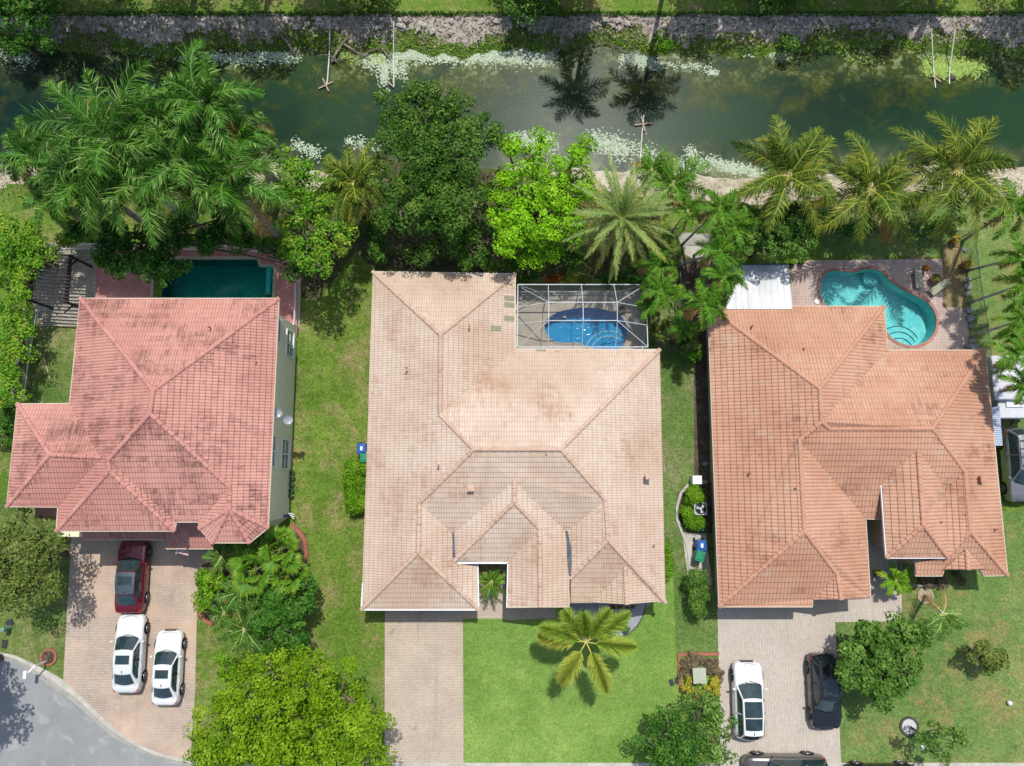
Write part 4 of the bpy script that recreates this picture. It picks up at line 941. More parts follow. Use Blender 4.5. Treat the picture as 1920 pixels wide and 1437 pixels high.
tree([(1295, 1245, 22), (1325, 1245, 20), (1340, 1265, 18), (1285, 1265, 14), (1310, 1240, 14)], .55, LF['purple'], 'purplish groundcover shrub in the square brick edged bed', clump=.22, leaf=(.08, .16), cat='shrub', name='shrub', limbs=False, trunk_r=.03, per=55)
tree([(1288, 1290, 12), (1305, 1300, 12), (1296, 1275, 9), (1315, 1298, 9)], .7, LF['gold'], 'yellow variegated shrub at the left end of the square bed', clump=.22, leaf=(.08, .17), cat='shrub', name='shrub', limbs=False, trunk_r=.03, per=60, group='yellow shrubs in the square bed')
tree([(1335, 1285, 13), (1348, 1280, 10), (1325, 1292, 9), (1343, 1296, 9)], .7, LF['gold'], 'yellow variegated shrub at the driveway side of the square bed', clump=.22, leaf=(.08, .17), cat='shrub', name='shrub', limbs=False, trunk_r=.03, per=60, group='yellow shrubs in the square bed')
tree([(1165, 1172, 11), (1172, 1180, 7)], .5, LF['forest'], 'small round green shrub in the grey gravel bed', clump=.2, leaf=(.07, .14), cat='shrub', name='shrub', limbs=False, trunk_r=.03)
for i, (px, py) in enumerate(((1150, 1139), (1163, 1139), (1176, 1141), (1188, 1140))):
    tree([(px, py, 5)], .4, LF['croton'], ['leftmost', 'second', 'third', 'rightmost'][i]+' of four small bronze plants in the grey gravel bed', cat='plant', name='plant', clump=.12, leaf=(.06, .14), limbs=False, trunk_r=.02, per=24, group='bronze plants in the gravel bed')
tree([(1640, 1075, 10), (1700, 1094, 10), (1740, 1090, 14), (1770, 1092, 12), (1800, 1085, 12), (1790, 1075, 10)], .6, LF['purple'], 'brownish shrub bed against the front of the terracotta house', clump=.22, leaf=(.08, .18), cat='shrub', name='shrub', limbs=False, trunk_r=.03)
UN = dict(clump=.5, trunk_r=.08, limbs=False)
g = 'understorey shrubs along the back gardens'
tree([(700, 430, 26), (715, 465, 24), (690, 400, 22)], 2.6, LF['forest'], 'green shrub between the yellow green tree and the big dark tree', 'shrub', 'shrub', g, **UN)
tree([(905, 480, 24), (930, 500, 18), (960, 500, 20)], 2.2, LF['dark'], 'dark shrub at the back edge of the sand coloured roof', 'shrub', 'shrub', g, **UN)
tree([(1075, 470, 24), (1090, 440, 24), (1070, 500, 18)], 2.2, LF['forest'], 'shady shrub between the lime tree and the date palm', 'shrub', 'shrub', g, **UN)
tree([(1040, 310, 22), (1070, 320, 24), (1105, 330, 20)], 3.4, LF['lime'], 'small lime green tree at the water edge beside the pale feather palm', 'tree', 'tree', None, **UN)
tree([(1220, 500, 20), (1205, 530, 16), (1190, 505, 18)], 1.8, LF['forest'], 'leafy shrub between the date palm and the green fence', 'shrub', 'shrub', g, **UN)
tree([(1560, 425, 18), (1590, 428, 16), (1625, 428, 18), (1660, 426, 16), (1545, 405, 14)], 1.4, LF['forest'], 'dark hedge behind the green fence under the middle coconut palm', 'hedge', 'hedge', g, **UN)
tree([(1715, 428, 16), (1745, 424, 18), (1780, 422, 14), (1800, 412, 12)], 1.4, LF['dark'], 'dark hedge behind the green fence under the largest coconut palm', 'hedge', 'hedge', g, **UN)
tree([(1395, 395, 20), (1420, 400, 18), (1385, 425, 18)], 2.4, LF['mango'], 'leafy shrub on the bank behind the shrubby tree', 'shrub', 'shrub', g, **UN)
tree([(130, 420, 22), (165, 415, 24), (120, 455, 16)], 2.2, LF['yellow'], 'yellow green shrub on bare ground above the white picket fence', 'shrub', 'shrub', g, **UN)
tree([(1300, 660, 14), (1285, 650, 16)], 1.6, LF['yellow'], 'yellowish shrub at the head of the shady strip by the terracotta wall', 'shrub', 'shrub', g, **UN)
tree([(12, 80, 26), (50, 70, 24), (90, 85, 18), (30, 100, 14)], 1.6, LF['forest'], 'tangled green shrub on the far bank at the left edge', 'shrub', 'shrub', g, **UN)
tree([(1230, 72, 16), (1250, 85, 12)], .8, LF['hedge'], 'small green shrub on the far bank above the pale lily pads', 'shrub', 'shrub', g, **UN)
tree([(1475, 72, 14), (1485, 80, 12)], .5, LF['mango'], 'small green shrub on the steep far bank below the banana plants', 'shrub', 'shrub', g, **UN)
# far bank: trees north of the canal whose crowns hang into or shade the picture
FB = dict(per=40, dens=.9, leaf=(.2, .36), clump=.62)
def ftree(x, y, r, h, mat, lab, nl=7, **k):
    """tree placed by its ground position in metres"""
    SEED[0] += 1; rs = np.random.RandomState(SEED[0]); root = empty('tree', (x, y, 0), lab, 'tree', k.get('group')); WORLD.add(root.name); lobes = [(x, y, h-r*.6, r*.62)]
    for i in range(nl):
        a = i*6.283/nl+rs.rand()*.5; lobes.append((x+math.cos(a)*r*.62, y+math.sin(a)*r*.55, h-r*.75-.5*rs.rand(), r*.48))
    Q, T = crown_leaves(lobes, rs, FB['clump'], FB['leaf'], FB['per'], FB['dens']); quads('crown', Q, T, mat, root)
    m = MB(); m.tube([(x, y, -.2), (x+.1, y, h*.35), (x, y, h*.6)], [.24, .2, .14], 8)
    for l in lobes: m.tube(limb_pts((x, y, h*.42), (l[0], l[1], l[2]), -.3, rs), [.12, .1, .08, .06, .04, .02], 5)
    m.build('trunk', M_bark, root, True); return root
gf = 'trees on the far bank of the canal'
for x, y, r, h, mt, lab in ((-34.5, 33.2, 3.2, 4.6, 'forest', 'dark tree with pink flowers in the top left corner'), (-28.5, 34.2, 3.4, 8.8, 'forest', 'dark tree over the far bank above the royal palms'),
    (-23.0, 34.4, 3.2, 9.0, 'dark', 'dark tree on the far bank near the hanging yellow frond'), (-17.6, 34.8, 2.6, 9.0, 'dark', 'dark tree on the far bank right of the hanging yellow frond'),
    (-10.2, 34.2, 2.1, 3.6, 'olive', 'olive tree at the top edge above the two white pipes'), (-13., 36.4, 2.2, 8.5, 'dark', 'far bank tree casting broad shadows on the lawn left of the pipes'),
    (1.2, 34.0, 2.4, 3.4, 'mango', 'bushy green tree at the top centre edge'), (4.2, 35.6, 2.6, 8.2, 'forest', 'dark tree shading the far bank just right of top centre'),
    (18.5, 34.6, 1.9, 2.8, 'mango', 'pale green tree at the top edge left of the banana plants'), (14.3, 35.6, 2.4, 8., 'forest', 'dark tree shading the far bank lawn at the top right of centre'),
    (21.3, 35.8, 2.6, 8., 'forest', 'dark tree behind the banana plants'), (27., 35.8, 2.7, 8., 'forest', 'dark tree shading the steep bank near the top right'), (37., 34.6, 2.8, 8.8, 'dark', 'dark tree in the top right corner'), (17.8, 36.6, 2.5, 7.8, 'forest', 'tree shading the far lawn left of the banana plants'), (24.4, 36.4, 2.4, 7.6, 'forest', 'tree shading the far lawn behind the yellow leafed banana'), (30.6, 37.2, 2., 7.2, 'forest', 'tree shading the far lawn behind the last banana plant')):
    ftree(x, y, r, h, LF[mt], lab, group=gf)
def fpalm(x, y, z, r, mat, lab, **k):
    d = dict(nl=30, lw=.06, hang=.5, droop=1.5, age=.4, trunk=(.18, .13), nf=16); d.update(k)
    SEED[0] += 1; rs = np.random.RandomState(SEED[0]); root = empty('palm_tree', (x, y, gz(x, y)), lab, 'palm tree', 'palms on the far bank of the canal'); WORLD.add(root.name); Q, T = [], []
    for i in range(d['nf']):
        t_ = i/(d['nf']-1); frond(Q, T, np.array([x, y, z]), i*2.4+rs.normal()*.15, 1.1-1.3*t_, r*1.15*(.7+.3*t_), d['droop']*(.6+.4*t_), rs, 'feather', r*.28, d['nl'], d['lw'], d['hang'], max(0, d['age']*(t_-.4)*1.6), .3*rs.normal())
    quads('crown', np.concatenate(Q), np.concatenate(T), LF[mat], root)
    by = max(y, 34.6) if z > 7 else y; m = MB(); m.tube([(x+.6*(by-y)/3, by, gz(x, by)-.1), (x+.4*(by-y)/3, by-(by-y)*.3, z*.5), (x, y, z)], [d['trunk'][0], .15, d['trunk'][1]], 8); m.build('trunk', M_palmbark, root, True)
fpalm(-30.4, 35.2, 5.6, 3.4, 'coco', 'yellow fronded palm hanging over the far bank at top left', age=.8)
fpalm(5.4, 31.9, 8.0, 2.9, 'coco', 'tall palm whose dark outline lies on the water left of centre')
fpalm(10.5, 32.2, 8.6, 3.1, 'coco', 'tall palm whose dark outline lies on the water above the wooden cross')
fpalm(3.6, 33.6, 3.0, 2.0, 'adonidia', 'small green palm at the top edge right of centre')
def banana(x, y, lab):
    SEED[0] += 1; rs = np.random.RandomState(SEED[0]); root = empty('banana_plant', (x, y, gz(x, y)), lab, 'banana plant', 'banana plants on the far bank'); WORLD.add(root.name); Q, T = [], []
    o = np.array([x, y, 2.0])
    for i in range(9):
        az = i*2.4+rs.rand(); el0 = 1.1-.9*i/8; n = 10; L_ = 2.1; s = np.linspace(0, 1, n+1); el = el0-1.5*s**1.4
        d = np.stack([np.cos(el)*math.cos(az), np.cos(el)*math.sin(az), np.sin(el)], 1); P = np.concatenate([[o], o+np.cumsum(d[:-1]*L_/n, 0)]); sd = np.array([-math.sin(az), math.cos(az), 0])
        wv = (.26*np.sin(np.pi*np.clip(s*.93+.03, 0, 1))**.6)[:, None]; up_ = np.array([0, 0, .07])
        for sg in (1, -1):
            A = P; B = P+sd*sg*wv+up_*np.minimum(1, wv*5); Q.append(np.stack([A[:-1], B[:-1], B[1:]-(B[1:]-B[:-1])*.12, A[1:]], 1)); T.append(np.clip(.6+rs.normal(0, .1, n)+.12*sg, 0, 1))
    quads('crown', np.concatenate(Q), np.concatenate(T), LF['fan'], root); m = MB(); m.tube([(x, y, gz(x, y)-.1), (x, y, 1.2), (x, y, 2.05)], [.13, .11, .07], 8); m.build('stem', plain('banana_stem', C(150, 160, 90, .6)), root, True)
for x, y, lab in ((20.3, 34.3, 'banana plant at the top edge, leftmost of the clump'), (24.2, 34.6, 'banana plant with one yellow leaf at the top edge'), (27.8, 34.3, 'banana plant with drooping torn leaves above the two right pipes'), (30.4, 34.1, 'banana plant overhanging the sunny lawn patch at top right')): banana(x, y, lab)

ftree(-33.2, -11.9, 2.9, 10.0, LF['olive'], 'street tree off the left edge casting a broken shadow on the asphalt', nl=8)
# ================================================================== POOLS, FENCES, CARS, SMALL THINGS
def world_thing(name, loc, label, cat, group=None):
    o = empty(name, loc, label, cat, group); WORLD.add(o.name); return o
M_black = plain('black_paint', C(40, 40, 42, .6), .5)
def pool(label, outline, depth, zdeck, wall_mat, tint, coping_mat, cw=.28, steps=None, zw=-.12, wave=5):
    o = world_thing('swimming_pool', (sum(p.x for p in outline)/len(outline), sum(p.y for p in outline)/len(outline), 0), label, 'swimming pool')
    P = [(p.x, p.y) for p in outline]; n = len(P)
    a = sum(P[i][0]*P[(i+1) % n][1]-P[(i+1) % n][0]*P[i][1] for i in range(n))
    if a < 0: P.reverse()
    m = MB(); m.add([(x, y, zdeck) for x, y in P]+[(x, y, -depth) for x, y in P], [((i+1) % n, i, i+n, (i+1) % n+n) for i in range(n)])
    fl = [tuple(i+n for i in t) for t in tessellate_polygon([[Vector((x, y, 0)) for x, y in P]])]; m.f += fl
    m.build('basin', wall_mat, o)
    ow = offset_loop([Vector(p) for p in P], cw); m = MB(); z = zdeck+.03
    vs = [(x, y, z) for x, y in P]+[(p.x, p.y, z) for p in ow]+[(x, y, z-.12) for x, y in P]
    m.add(vs, [(i, i+n, (i+1) % n+n, (i+1) % n) for i in range(n)]+[(i, (i+1) % n, (i+1) % n+2*n, i+2*n) for i in range(n)]); m.build('coping', coping_mat, o)
    q = offset_loop([Vector(p) for p in P], -.01); m = MB(); fs = tessellate_polygon([[Vector((p.x, p.y, 0)) for p in q]]); ff = []
    for t in fs:
        A, B, D = [q[i] for i in t]
        ff.append(tuple(t) if (B.x-A.x)*(D.y-A.y)-(D.x-A.x)*(B.y-A.y) > 0 else tuple(t[::-1]))
    m.add([(p.x, p.y, zw) for p in q], ff); m.build('water', tint, o)
    return o, [Vector(p) for p in P], ow
ZD = .03
def rrect(x0, y0, x1, y1, r=.5, n=5):
    out = []
    for cx, cy, a0 in ((x1-r, y1-r, 0), (x0+r, y1-r, 90), (x0+r, y0+r, 180), (x1-r, y0+r, 270)):
        for k in range(n+1): a = R(a0+90*k/n); out.append(Vector((cx+r*math.cos(a), cy+r*math.sin(a))))
    return out
M_plas = rough_mat('pool_plaster_green', [C(40, 170, 160, .9), C(30, 156, 150, .9), C(60, 184, 170, .9)], .8, .7, .1, .01, 4)
M_plasB = rough_mat('pool_plaster_blue', [C(18, 150, 196, 1.), C(12, 140, 190, 1.), C(46, 170, 208, 1.)], 1.4, .7, .1, .01, 9)
M_plasT = rough_mat('pool_plaster_turquoise', [C(150, 214, 208, .8), C(128, 204, 204, .8), C(170, 222, 214, .8)], .5, .7, .1, .01, 5)
M_cop = plain('coping_pale', C(196, 190, 164, .66), .8)
a = W(288, 566); b = W(512, 486)
lp = [W(289, 640).xy]; lx0, lx1, ly1, ly0 = W(289, 540).x, W(512, 520).x, W(400, 487).y, W(400, 566).y-1.0
ol = [Vector((lx0, ly0)), Vector((lx1, ly0)), Vector((lx1, W(500, 505).y)), Vector((lx1-.12, W(500, 505).y+.12)), Vector((W(487, 500).x, W(500, 505).y+.14)), Vector((W(487, 500).x-.15, W(500, 500).y+.3)), Vector((W(483, 500).x, ly1-.12)), Vector((W(480, 500).x, ly1)), Vector((lx0, ly1))]
PL, plo, plw = pool('rectangular dark green pool on the pink deck behind the left house', ol, 1.5, ZD, M_plas, glassy_water('water_green', (.72, .95, .93, 1), wave=3, strength=.1), M_cop, .22)
m = MB()
for k in range(4): m.box((lx1-.22-.25*k, W(400, 530).y+.1, -.45-.25*k), (.26, 1.9, 1.9-.5*k-.3))
m.build('steps', M_plas, PL)
m = MB(); m.box((lx0+.35, W(400, 540).y, -.5), (.7, 2.2, .7)); m.build('bench', rough_mat('pool_bench', [C(60, 130, 160, .6), C(50, 120, 150, .6), C(70, 140, 170, .6)], 1), PL)
M_pinkdeck = rough_mat('pink_deck', [C(210, 150, 144, .7), C(198, 136, 132, .68), C(220, 166, 158, .7)], .8, .85, .1, .01, 18)
sheet('pool_deck', L([(180, 458), (562, 466), (566, 500), (562, 622), (540, 640), (178, 640)]), ZD, M_pinkdeck, [[p.xy for p in map(Vector, plo)]])
sheet('patio', L([(88, 460), (181, 460), (180, 612), (74, 612), (60, 560)]), ZD+.004, paver_mat('patio_pavers', C(212, 204, 184, .66), C(192, 184, 164, .62), C(120, 116, 104, .5), .3, .15, 0, .3))
# middle pool under its screen
mid_pts = L([(1021, 610), (1030, 596), (1050, 585), (1080, 579), (1110, 578), (1140, 583), (1162, 592), (1174, 610), (1175, 630), (1168, 648), (1155, 656), (1130, 657), (1105, 652), (1085, 643), (1060, 643), (1040, 640), (1026, 628)])
PM, pmo, pmw = pool('freeform deep blue pool inside the white framed screen enclosure', smooth_loop(mid_pts, 5), 1.0, ZD, M_plasB, glassy_water('water_blue', (.80, .96, .99, 1), .10, 4, .4), plain('coping_beige', C(200, 190, 168, .62)), .12)
m = MB(); c0 = W(1144, 662)
for k in range(3): m.lathe((c0.x, c0.y, 0), [(1.7-.4*k, -.99), (1.7-.4*k, -.8+.22*k), (1.64-.4*k, -.795+.22*k)], 40)
m.build('steps', M_plasB, PM); m = MB()
for k in range(2):
    n_ = 40; r_ = 1.66-.4*k; pts = [(c0.x+r_*math.cos(R(20+140*i/n_)), c0.y+r_*math.sin(R(20+140*i/n_)), -.77+.22*k) for i in range(n_+1)]; m.tube(pts, .035, 6)
m.build('step_edge', plain('tile_white', C(230, 236, 236, .8)), PM)
M_kdeck = rough_mat('cool_deck', [C(206, 198, 180, .74), C(194, 186, 168, .72), C(214, 206, 190, .76)], 1, .85, .3, .01, 22)
sheet('pool_deck', L([(962, 545), (1206, 545), (1212, 668), (962, 668)]), ZD, M_kdeck, [[p.xy for p in pmo]])
# right pool
rp = L([(1537, 545), (1540, 525), (1553, 511), (1572, 508), (1590, 511), (1605, 511), (1622, 506), (1645, 507), (1660, 517), (1672, 530), (1695, 545), (1722, 558), (1745, 575), (1755, 600), (1750, 625), (1735, 641), (1710, 648), (1688, 643), (1670, 632), (1655, 610), (1640, 600), (1610, 596), (1570, 590), (1548, 575)])
PRr, pro, prw = pool('kidney shaped turquoise pool with curved steps behind the right house', smooth_loop(rp, 5), 1.1, ZD, M_plasT, glassy_water('water_turquoise', (.72, .95, .96, 1), .10, 3.2, .2), paver_mat('coping_brick', C(214, 160, 146, .64), C(196, 142, 130, .6), C(150, 120, 110, .5), .3, .12), .2)
m = MB(); c0 = W(1700, 640)
for k, (x, y) in enumerate(((1697, 648), (1695, 652), (1692, 657))):
    cc = W(x, y); m.lathe((cc.x, cc.y, 0), [(1.55-.3*k, -1.09), (1.55-.3*k, -.85+.25*k), (1.5-.3*k, -.845+.25*k)], 40)
m.build('steps', M_plasT, PRr); m = MB()
for k, (x, y) in enumerate(((1697, 648), (1695, 652), (1692, 657))):
    cc = W(x, y); r_ = 1.5-.3*k; m.tube([(cc.x+r_*math.cos(R(25+110*i/30)), cc.y+r_*math.sin(R(25+110*i/30)), -.82+.25*k) for i in range(31)], .028, 6)
m.build('step_edge', plain('tile_blue', C(50, 90, 130, .6)), PRr)
m = MB(); cc = W(1644, 515); m.lathe((cc.x, cc.y, 0), [(.6, -1.09), (.6, -.75), (.55, -.745)], 30); m.build('bench', M_plasT, PRr)
M_pp = paver_mat('pool_pavers', C(214, 186, 174, .7), C(198, 170, 160, .68), C(160, 146, 138, .6), .2, .2, 0, .16, 0, C(208, 192, 178, .7))
sheet('pool_deck', L([(1484, 489), (1765, 486), (1768, 500), (1768, 576), (1812, 578), (1820, 670), (1600, 690), (1480, 690)]), ZD, M_pp, [[p.xy for p in pro]])
sheet('sand_strip', L([(1768, 458), (1800, 452), (1808, 500), (1812, 577), (1769, 575)]), .014, rough_mat('dry_soil', [C(176, 158, 112, .6), C(150, 134, 92, .56), C(132, 140, 76, .55)], 1.5, .95, .6, .04, 14))
sheet('concrete_slab', L([(1268, 436), (1345, 440), (1330, 500), (1284, 478)]), ZD, M_conc)
sheet('side_soil', L([(1270, 480), (1365, 500), (1365, 610), (1330, 600), (1330, 1000), (1302, 1000), (1301, 640), (1268, 600)]), .014, rough_mat('shady_soil', [C(120, 108, 92, .5), C(96, 84, 72, .48), C(150, 136, 116, .52)], 1.5, .95, .6, .04, 12))
sheet('shrub_bed', L([(1270, 925), (1290, 905), (1335, 905), (1335, 1000), (1290, 1000), (1268, 970)]), .018, M_soil)
# ---- pool screen enclosure
cg = world_thing('pool_screen', W(1090, 600), 'white framed mansard screen enclosure over the deep blue pool', 'screen enclosure')
ZC = 2.75; ZT = 3.9; A_, B_, C_, D_ = W(971, 534, ZC), W(1211, 534, ZC), W(1214.5, 651, ZC), W(970, 651, ZC)
T1_, T2_, T3_, T4_ = W(1029, 567.5, ZT), W(1157, 567.5, ZT), W(1157.5, 601.5, ZT), W(1029, 601.5, ZT)
M_ = lambda a, b, t_: Vector(a).lerp(Vector(b), t_)
fr = MB(); sc = MB()
for a, b in ((A_, B_), (B_, C_), (C_, D_), (D_, A_)): fr.bar(a, b, .055, .09)
tm, bm_ = W(1093, 567.5, ZT), W(1093.5, 601.5, ZT)
for a, b in ((T1_, T2_), (T2_, T3_), (T3_, T4_), (T4_, T1_), (tm, bm_)): fr.bar(a, b, .042, .07)
tt = [W(1028, 534, ZC), W(1090, 534, ZC), W(1151, 534, ZC)]; bt = [W(1028, 651, ZC), W(1091, 651, ZC), W(1154, 651, ZC)]
for a, b in ((T1_, tt[0]), (tm, tt[1]), (T2_, tt[2]), (T4_, bt[0]), (bm_, bt[1]), (T3_, bt[2]), (T1_, W(978, 540, ZC)), (T2_, B_), (T3_, C_), (T4_, D_), (T1_, W(970, 576, ZC)), (T4_, W(970, 608, ZC)), (T2_, W(1212, 577, ZC)), (T3_, W(1213, 610, ZC))): fr.bar(a, b, .04, .06)
g0 = lambda p: Vector((p.x, p.y, ZD+.01))
post = [A_, tt[0], tt[1], tt[2], B_, W(1212, 577, ZC), W(1213, 610, ZC), C_]
for p in post: fr.bar(g0(p), p, .06)
for z in (.1, .85): fr.bar(Vector((A_.x, A_.y, z)), Vector((B_.x, B_.y, z)), .05); fr.bar(Vector((B_.x, B_.y, z)), Vector((C_.x, C_.y, z)), .05)
fr.bar(Vector((B_.x, B_.y, 2.6)), g0(post[5]), .04); fr.bar(post[6], g0(C_), .04); fr.bar(g0(A_)+Vector((2, 0, 0)), A_, .04); fr.bar(g0(B_)-Vector((2.2, 0, 0)), B_, .04)
fr.build('frame', plain('frame_pale_grey', C(214, 220, 222, .62), .5), cg)
e = Vector((0, 0, -.02))
for q in ((A_, D_, T4_, T1_), (A_, T1_, T2_, B_), (B_, T2_, T3_, C_), (D_, C_, T3_, T4_), (T1_, T4_, T3_, T2_), (A_, B_, g0(B_), g0(A_)), (B_, C_, g0(C_), g0(B_))): sc.face([Vector(p)+e for p in q])
sc.build('mesh_panel', screen_mat('insect_screen', C(84, 88, 94, .6), .24), cg)
# kettle beside the pool inside the screen
ch = world_thing('patio_chair', W(1163, 582), 'dark folding chair at the corner of the blue pool inside the screen', 'chair'); p = W(1163, 582, 0)
m = MB(); m.box((p.x, p.y, .42), (.5, .5, .05), .5); m.build('seat', M_black, ch); m = MB(); m.box((p.x+.15, p.y+.2, .7), (.5, .05, .5), .5); m.build('backrest', M_black, ch)
for dx, dy in ((-.2, -.2), (.2, -.2), (-.2, .2), (.2, .2)):
    m = MB(); m.bar((p.x+dx, p.y+dy, .05), (p.x+dx, p.y+dy, .42), .04); m.build('leg', M_black, ch)
# ---- white flat patio roof
pr_ = world_thing('patio_roof', W(1423, 540), 'flat white aluminium patio roof with rust streaks behind the terracotta house', 'patio roof'); z = 2.9
t = NT('white_roof_panels'); pp = t.mapping(t.pos(), (1.6, .10, 1)); c = t.mix(t.mrange(t.noise(1.6, pp, 6, .7), .5, .72, 0, .7), C(218, 220, 220, .72), C(160, 158, 152, .6)); c = t.mix(t.mrange(t.noise(.5, t.pos(), 4), .5, .7, 0, .35), c, C(178, 182, 180, .6)); M_pan = t.col(c, .45, .5)
q = [W(1366, 498, z), W(1478, 497, z), W(1485, 580, z), W(1362, 580, z)]
m = MB(); m.prism([(p.x, p.y) for p in q], z-.08, z)
x0, x1 = q[0].x, q[1].x; k = 10
for i in range(k+1):
    x = x0+(x1-x0)*i/k; m.bar((x, q[0].y-.02, z+.02), (x+(q[2].x-q[1].x)*i/k, q[3].y, z+.0), .04, .02)
m.build('roof_panel', M_pan, pr_); m = MB(); m.bar(q[0]+Vector((-.03, .05, -.03)), q[1]+Vector((.03, .05, -.03)), .1, .14); m.build('gutter', plain('bronze_trim', C(120, 112, 104, .6)), pr_)
for p in (q[0], M_(q[0], q[1], .5), q[1]):
    m = MB(); m.bar((p.x, p.y-.1, 0), (p.x, p.y-.1, z-.08), .1); m.build('post', M_white, pr_)
# ---- pergola
pg = world_thing('pergola', W(85, 540), 'dark wooden pergola with open rafters at the top left of the left garden', 'pergola'); z = 2.6
M_dw = plain('dark_wood', C(74, 62, 62, .5), .8, var=.3)
aL, aR, bL, bR = W(64, 478, z), W(130, 480, z), W(52, 562, z), W(122, 566, z)
for a, b in ((aL, bL), (aR, bR)):
    m = MB(); m.bar(a, b, .09, .18); m.bar(a+Vector((.14, 0, 0)), b+Vector((.14, 0, 0)), .06, .16); m.build('beam', M_dw, pg)
for i in range(14):
    s = i/13; a = M_(aL, bL, s); b = M_(aR, bR, s); d = (b-a).normalized(); m = MB(); m.bar(a-d*.35+Vector((0, 0, .14)), b+d*.3+Vector((0, 0, .14)), .06, .12); m.build('rafter', M_dw, pg)
for p in (aL, aR, bL, bR):
    m = MB(); m.bar((p.x, p.y, 0), (p.x, p.y, z), .14); m.build('post', M_dw, pg)
for p, s in ((aR, 1), (bR, 1)):
    m = MB(); m.bar((p.x, p.y, 1.7), (p.x-.0, p.y-.7, z-.05), .08); m.build('brace', M_dw, pg)
# ---- fences
def picket_fence(label, pts, h, mat, group, gap=.115, zb=0.):
    a0 = Vector(pts[0]); o = world_thing('fence', (a0.x, a0.y, zb), label, 'fence', group); rails = MB(); pk = MB()
    for i in range(len(pts)-1):
        a, b = Vector(pts[i]), Vector(pts[i+1]); a.z = b.z = 0; Ln = (b-a).length; d = (b-a)/Ln
        for z in (.12, h-.2, h): rails.bar(a+Vector((0, 0, z)), b+Vector((0, 0, z)), .04)
        k = int(Ln/gap)
        for j in range(k): p = a+d*(j+.5)*gap; pk.bar((p.x, p.y, .06), (p.x, p.y, h), .018)
        kk = max(1, round(Ln/1.9))
        for j in range(kk+(i == len(pts)-2)):
            p = a+d*j*Ln/kk; m = MB(); m.box((p.x, p.y, (h+.12)/2), (.06, .06, h+.12)); m.box((p.x, p.y, h+.14), (.08, .08, .03)); m.build('post', mat, o)
    rails.build('rail', mat, o); pk.build('picket_panel', mat, o); return o
gw = 'white picket fences round the left garden'
picket_fence('white metal picket fence along the left edge beside the pergola', L([(70, 588), (62, 640), (54, 690), (46, 752)]), 1.25, M_white, gw)
picket_fence('white metal picket fence behind the pergola and the left pool', L([(92, 468), (180, 468), (300, 468), (420, 470), (500, 474)]), 1.25, M_white, gw)
picket_fence('short white metal picket fence at the right end of the pink deck', L([(561, 505), (563, 560), (561, 616)]), 1.25, M_white, gw)
M_green = plain('green_fence_paint', C(46, 112, 92, .6), .5); M_gm = screen_mat('green_chain_link', C(50, 104, 84, .6), .22)
def chain_fence(label, pts, h, group):
    a0 = Vector(pts[0]); o = world_thing('fence', (a0.x, a0.y, 0), label, 'fence', group); r_ = MB(); ms = MB()
    for i in range(len(pts)-1):
        a, b = Vector(pts[i]), Vector(pts[i+1]); a.z = b.z = 0; r_.tube([a+Vector((0, 0, h)), b+Vector((0, 0, h))], .022, 6)
        ms.face([a+Vector((0, 0, .04)), b+Vector((0, 0, .04)), b+Vector((0, 0, h-.02)), a+Vector((0, 0, h-.02))]); k = max(1, round((b-a).length/2.6))
        for j in range(k+(i == len(pts)-2)):
            p = a.lerp(b, j/k); m = MB(); m.tube([(p.x, p.y, 0), (p.x, p.y, h+.06)], .03, 6); m.build('post', M_green, o)
    r_.build('rail', M_green, o); ms.build('chain_link', M_gm, o)
gc = 'green chain link fences'
chain_fence('green chain link fence between the middle and right back gardens', L([(1262, 440), (1268, 560), (1272, 650)]), 1.5, gc)
chain_fence('green chain link fence behind the kidney pool', L([(1272, 442), (1400, 446), (1530, 448), (1700, 447), (1802, 446)]), 1.5, gc)
chain_fence('green chain link fence at the foot of the leaning palms', L([(1802, 446), (1812, 530), (1826, 620), (1836, 700)]), 1.5, gc)
# ---- edgings
M_brick = paver_mat('edging_brick', C(206, 134, 110, .62), C(190, 120, 98, .6), C(150, 100, 84, .55), .2, .1)
def edging(label, pts, mat, wd=.16, h=.12, closed=False, group=None, seg=4):
    P = smooth_loop([p for p in pts], seg) if closed else resample(pts, max(6, len(pts)*4)); P = [Vector((p[0], p[1], 0)) for p in P]
    m = MB(); n = len(P); c = P[0]; pair = [(i, (i+1) % n) for i in range(n if closed else n-1)]; vs = []
    for i in range(n):
        d = (P[(i+1) % n] if closed or i < n-1 else P[i])-(P[i-1] if closed or i > 0 else P[i]); d.normalize(); s = Vector((-d.y, d.x, 0))*wd/2
        for o_, z in ((-s, 0), (-s*.9, h), (s*.9, h), (s, 0)): q_ = P[i]+o_; vs.append((q_.x, q_.y, z))
    m.add(vs, [(a*4+k, b*4+k, b*4+k+1, a*4+k+1) for a, b in pair for k in range(3)]); o = m.build('bed_edging', mat); tag(o, label, 'edging', group)
    return o
ge = 'brick and stone bed edgings'
edging('curved brick edging round the bed at the corner of the two storey house', L([(543, 984), (560, 995), (573, 1015), (575, 1040), (566, 1060), (548, 1075)]), M_brick, .3, .12, group=ge)
edging('short brick edging at the driveway side of the left front bed', L([(372, 1138), (376, 1152), (385, 1163), (398, 1172)]), M_brick, .22, .1, group=ge)
edging('brick edging of the square bed beside the right driveway', L([(1348, 1226), (1273, 1227), (1273, 1260), (1277, 1298)]), M_brick, .2, .1, group=ge)
edging('curved concrete edging around the right side shrubs and bins', L([(1292, 908), (1276, 925), (1269, 950), (1270, 975), (1279, 1000), (1287, 1020), (1292, 1045), (1293, 1075), (1291, 1098)]), M_conc, .2, .1, group=ge)
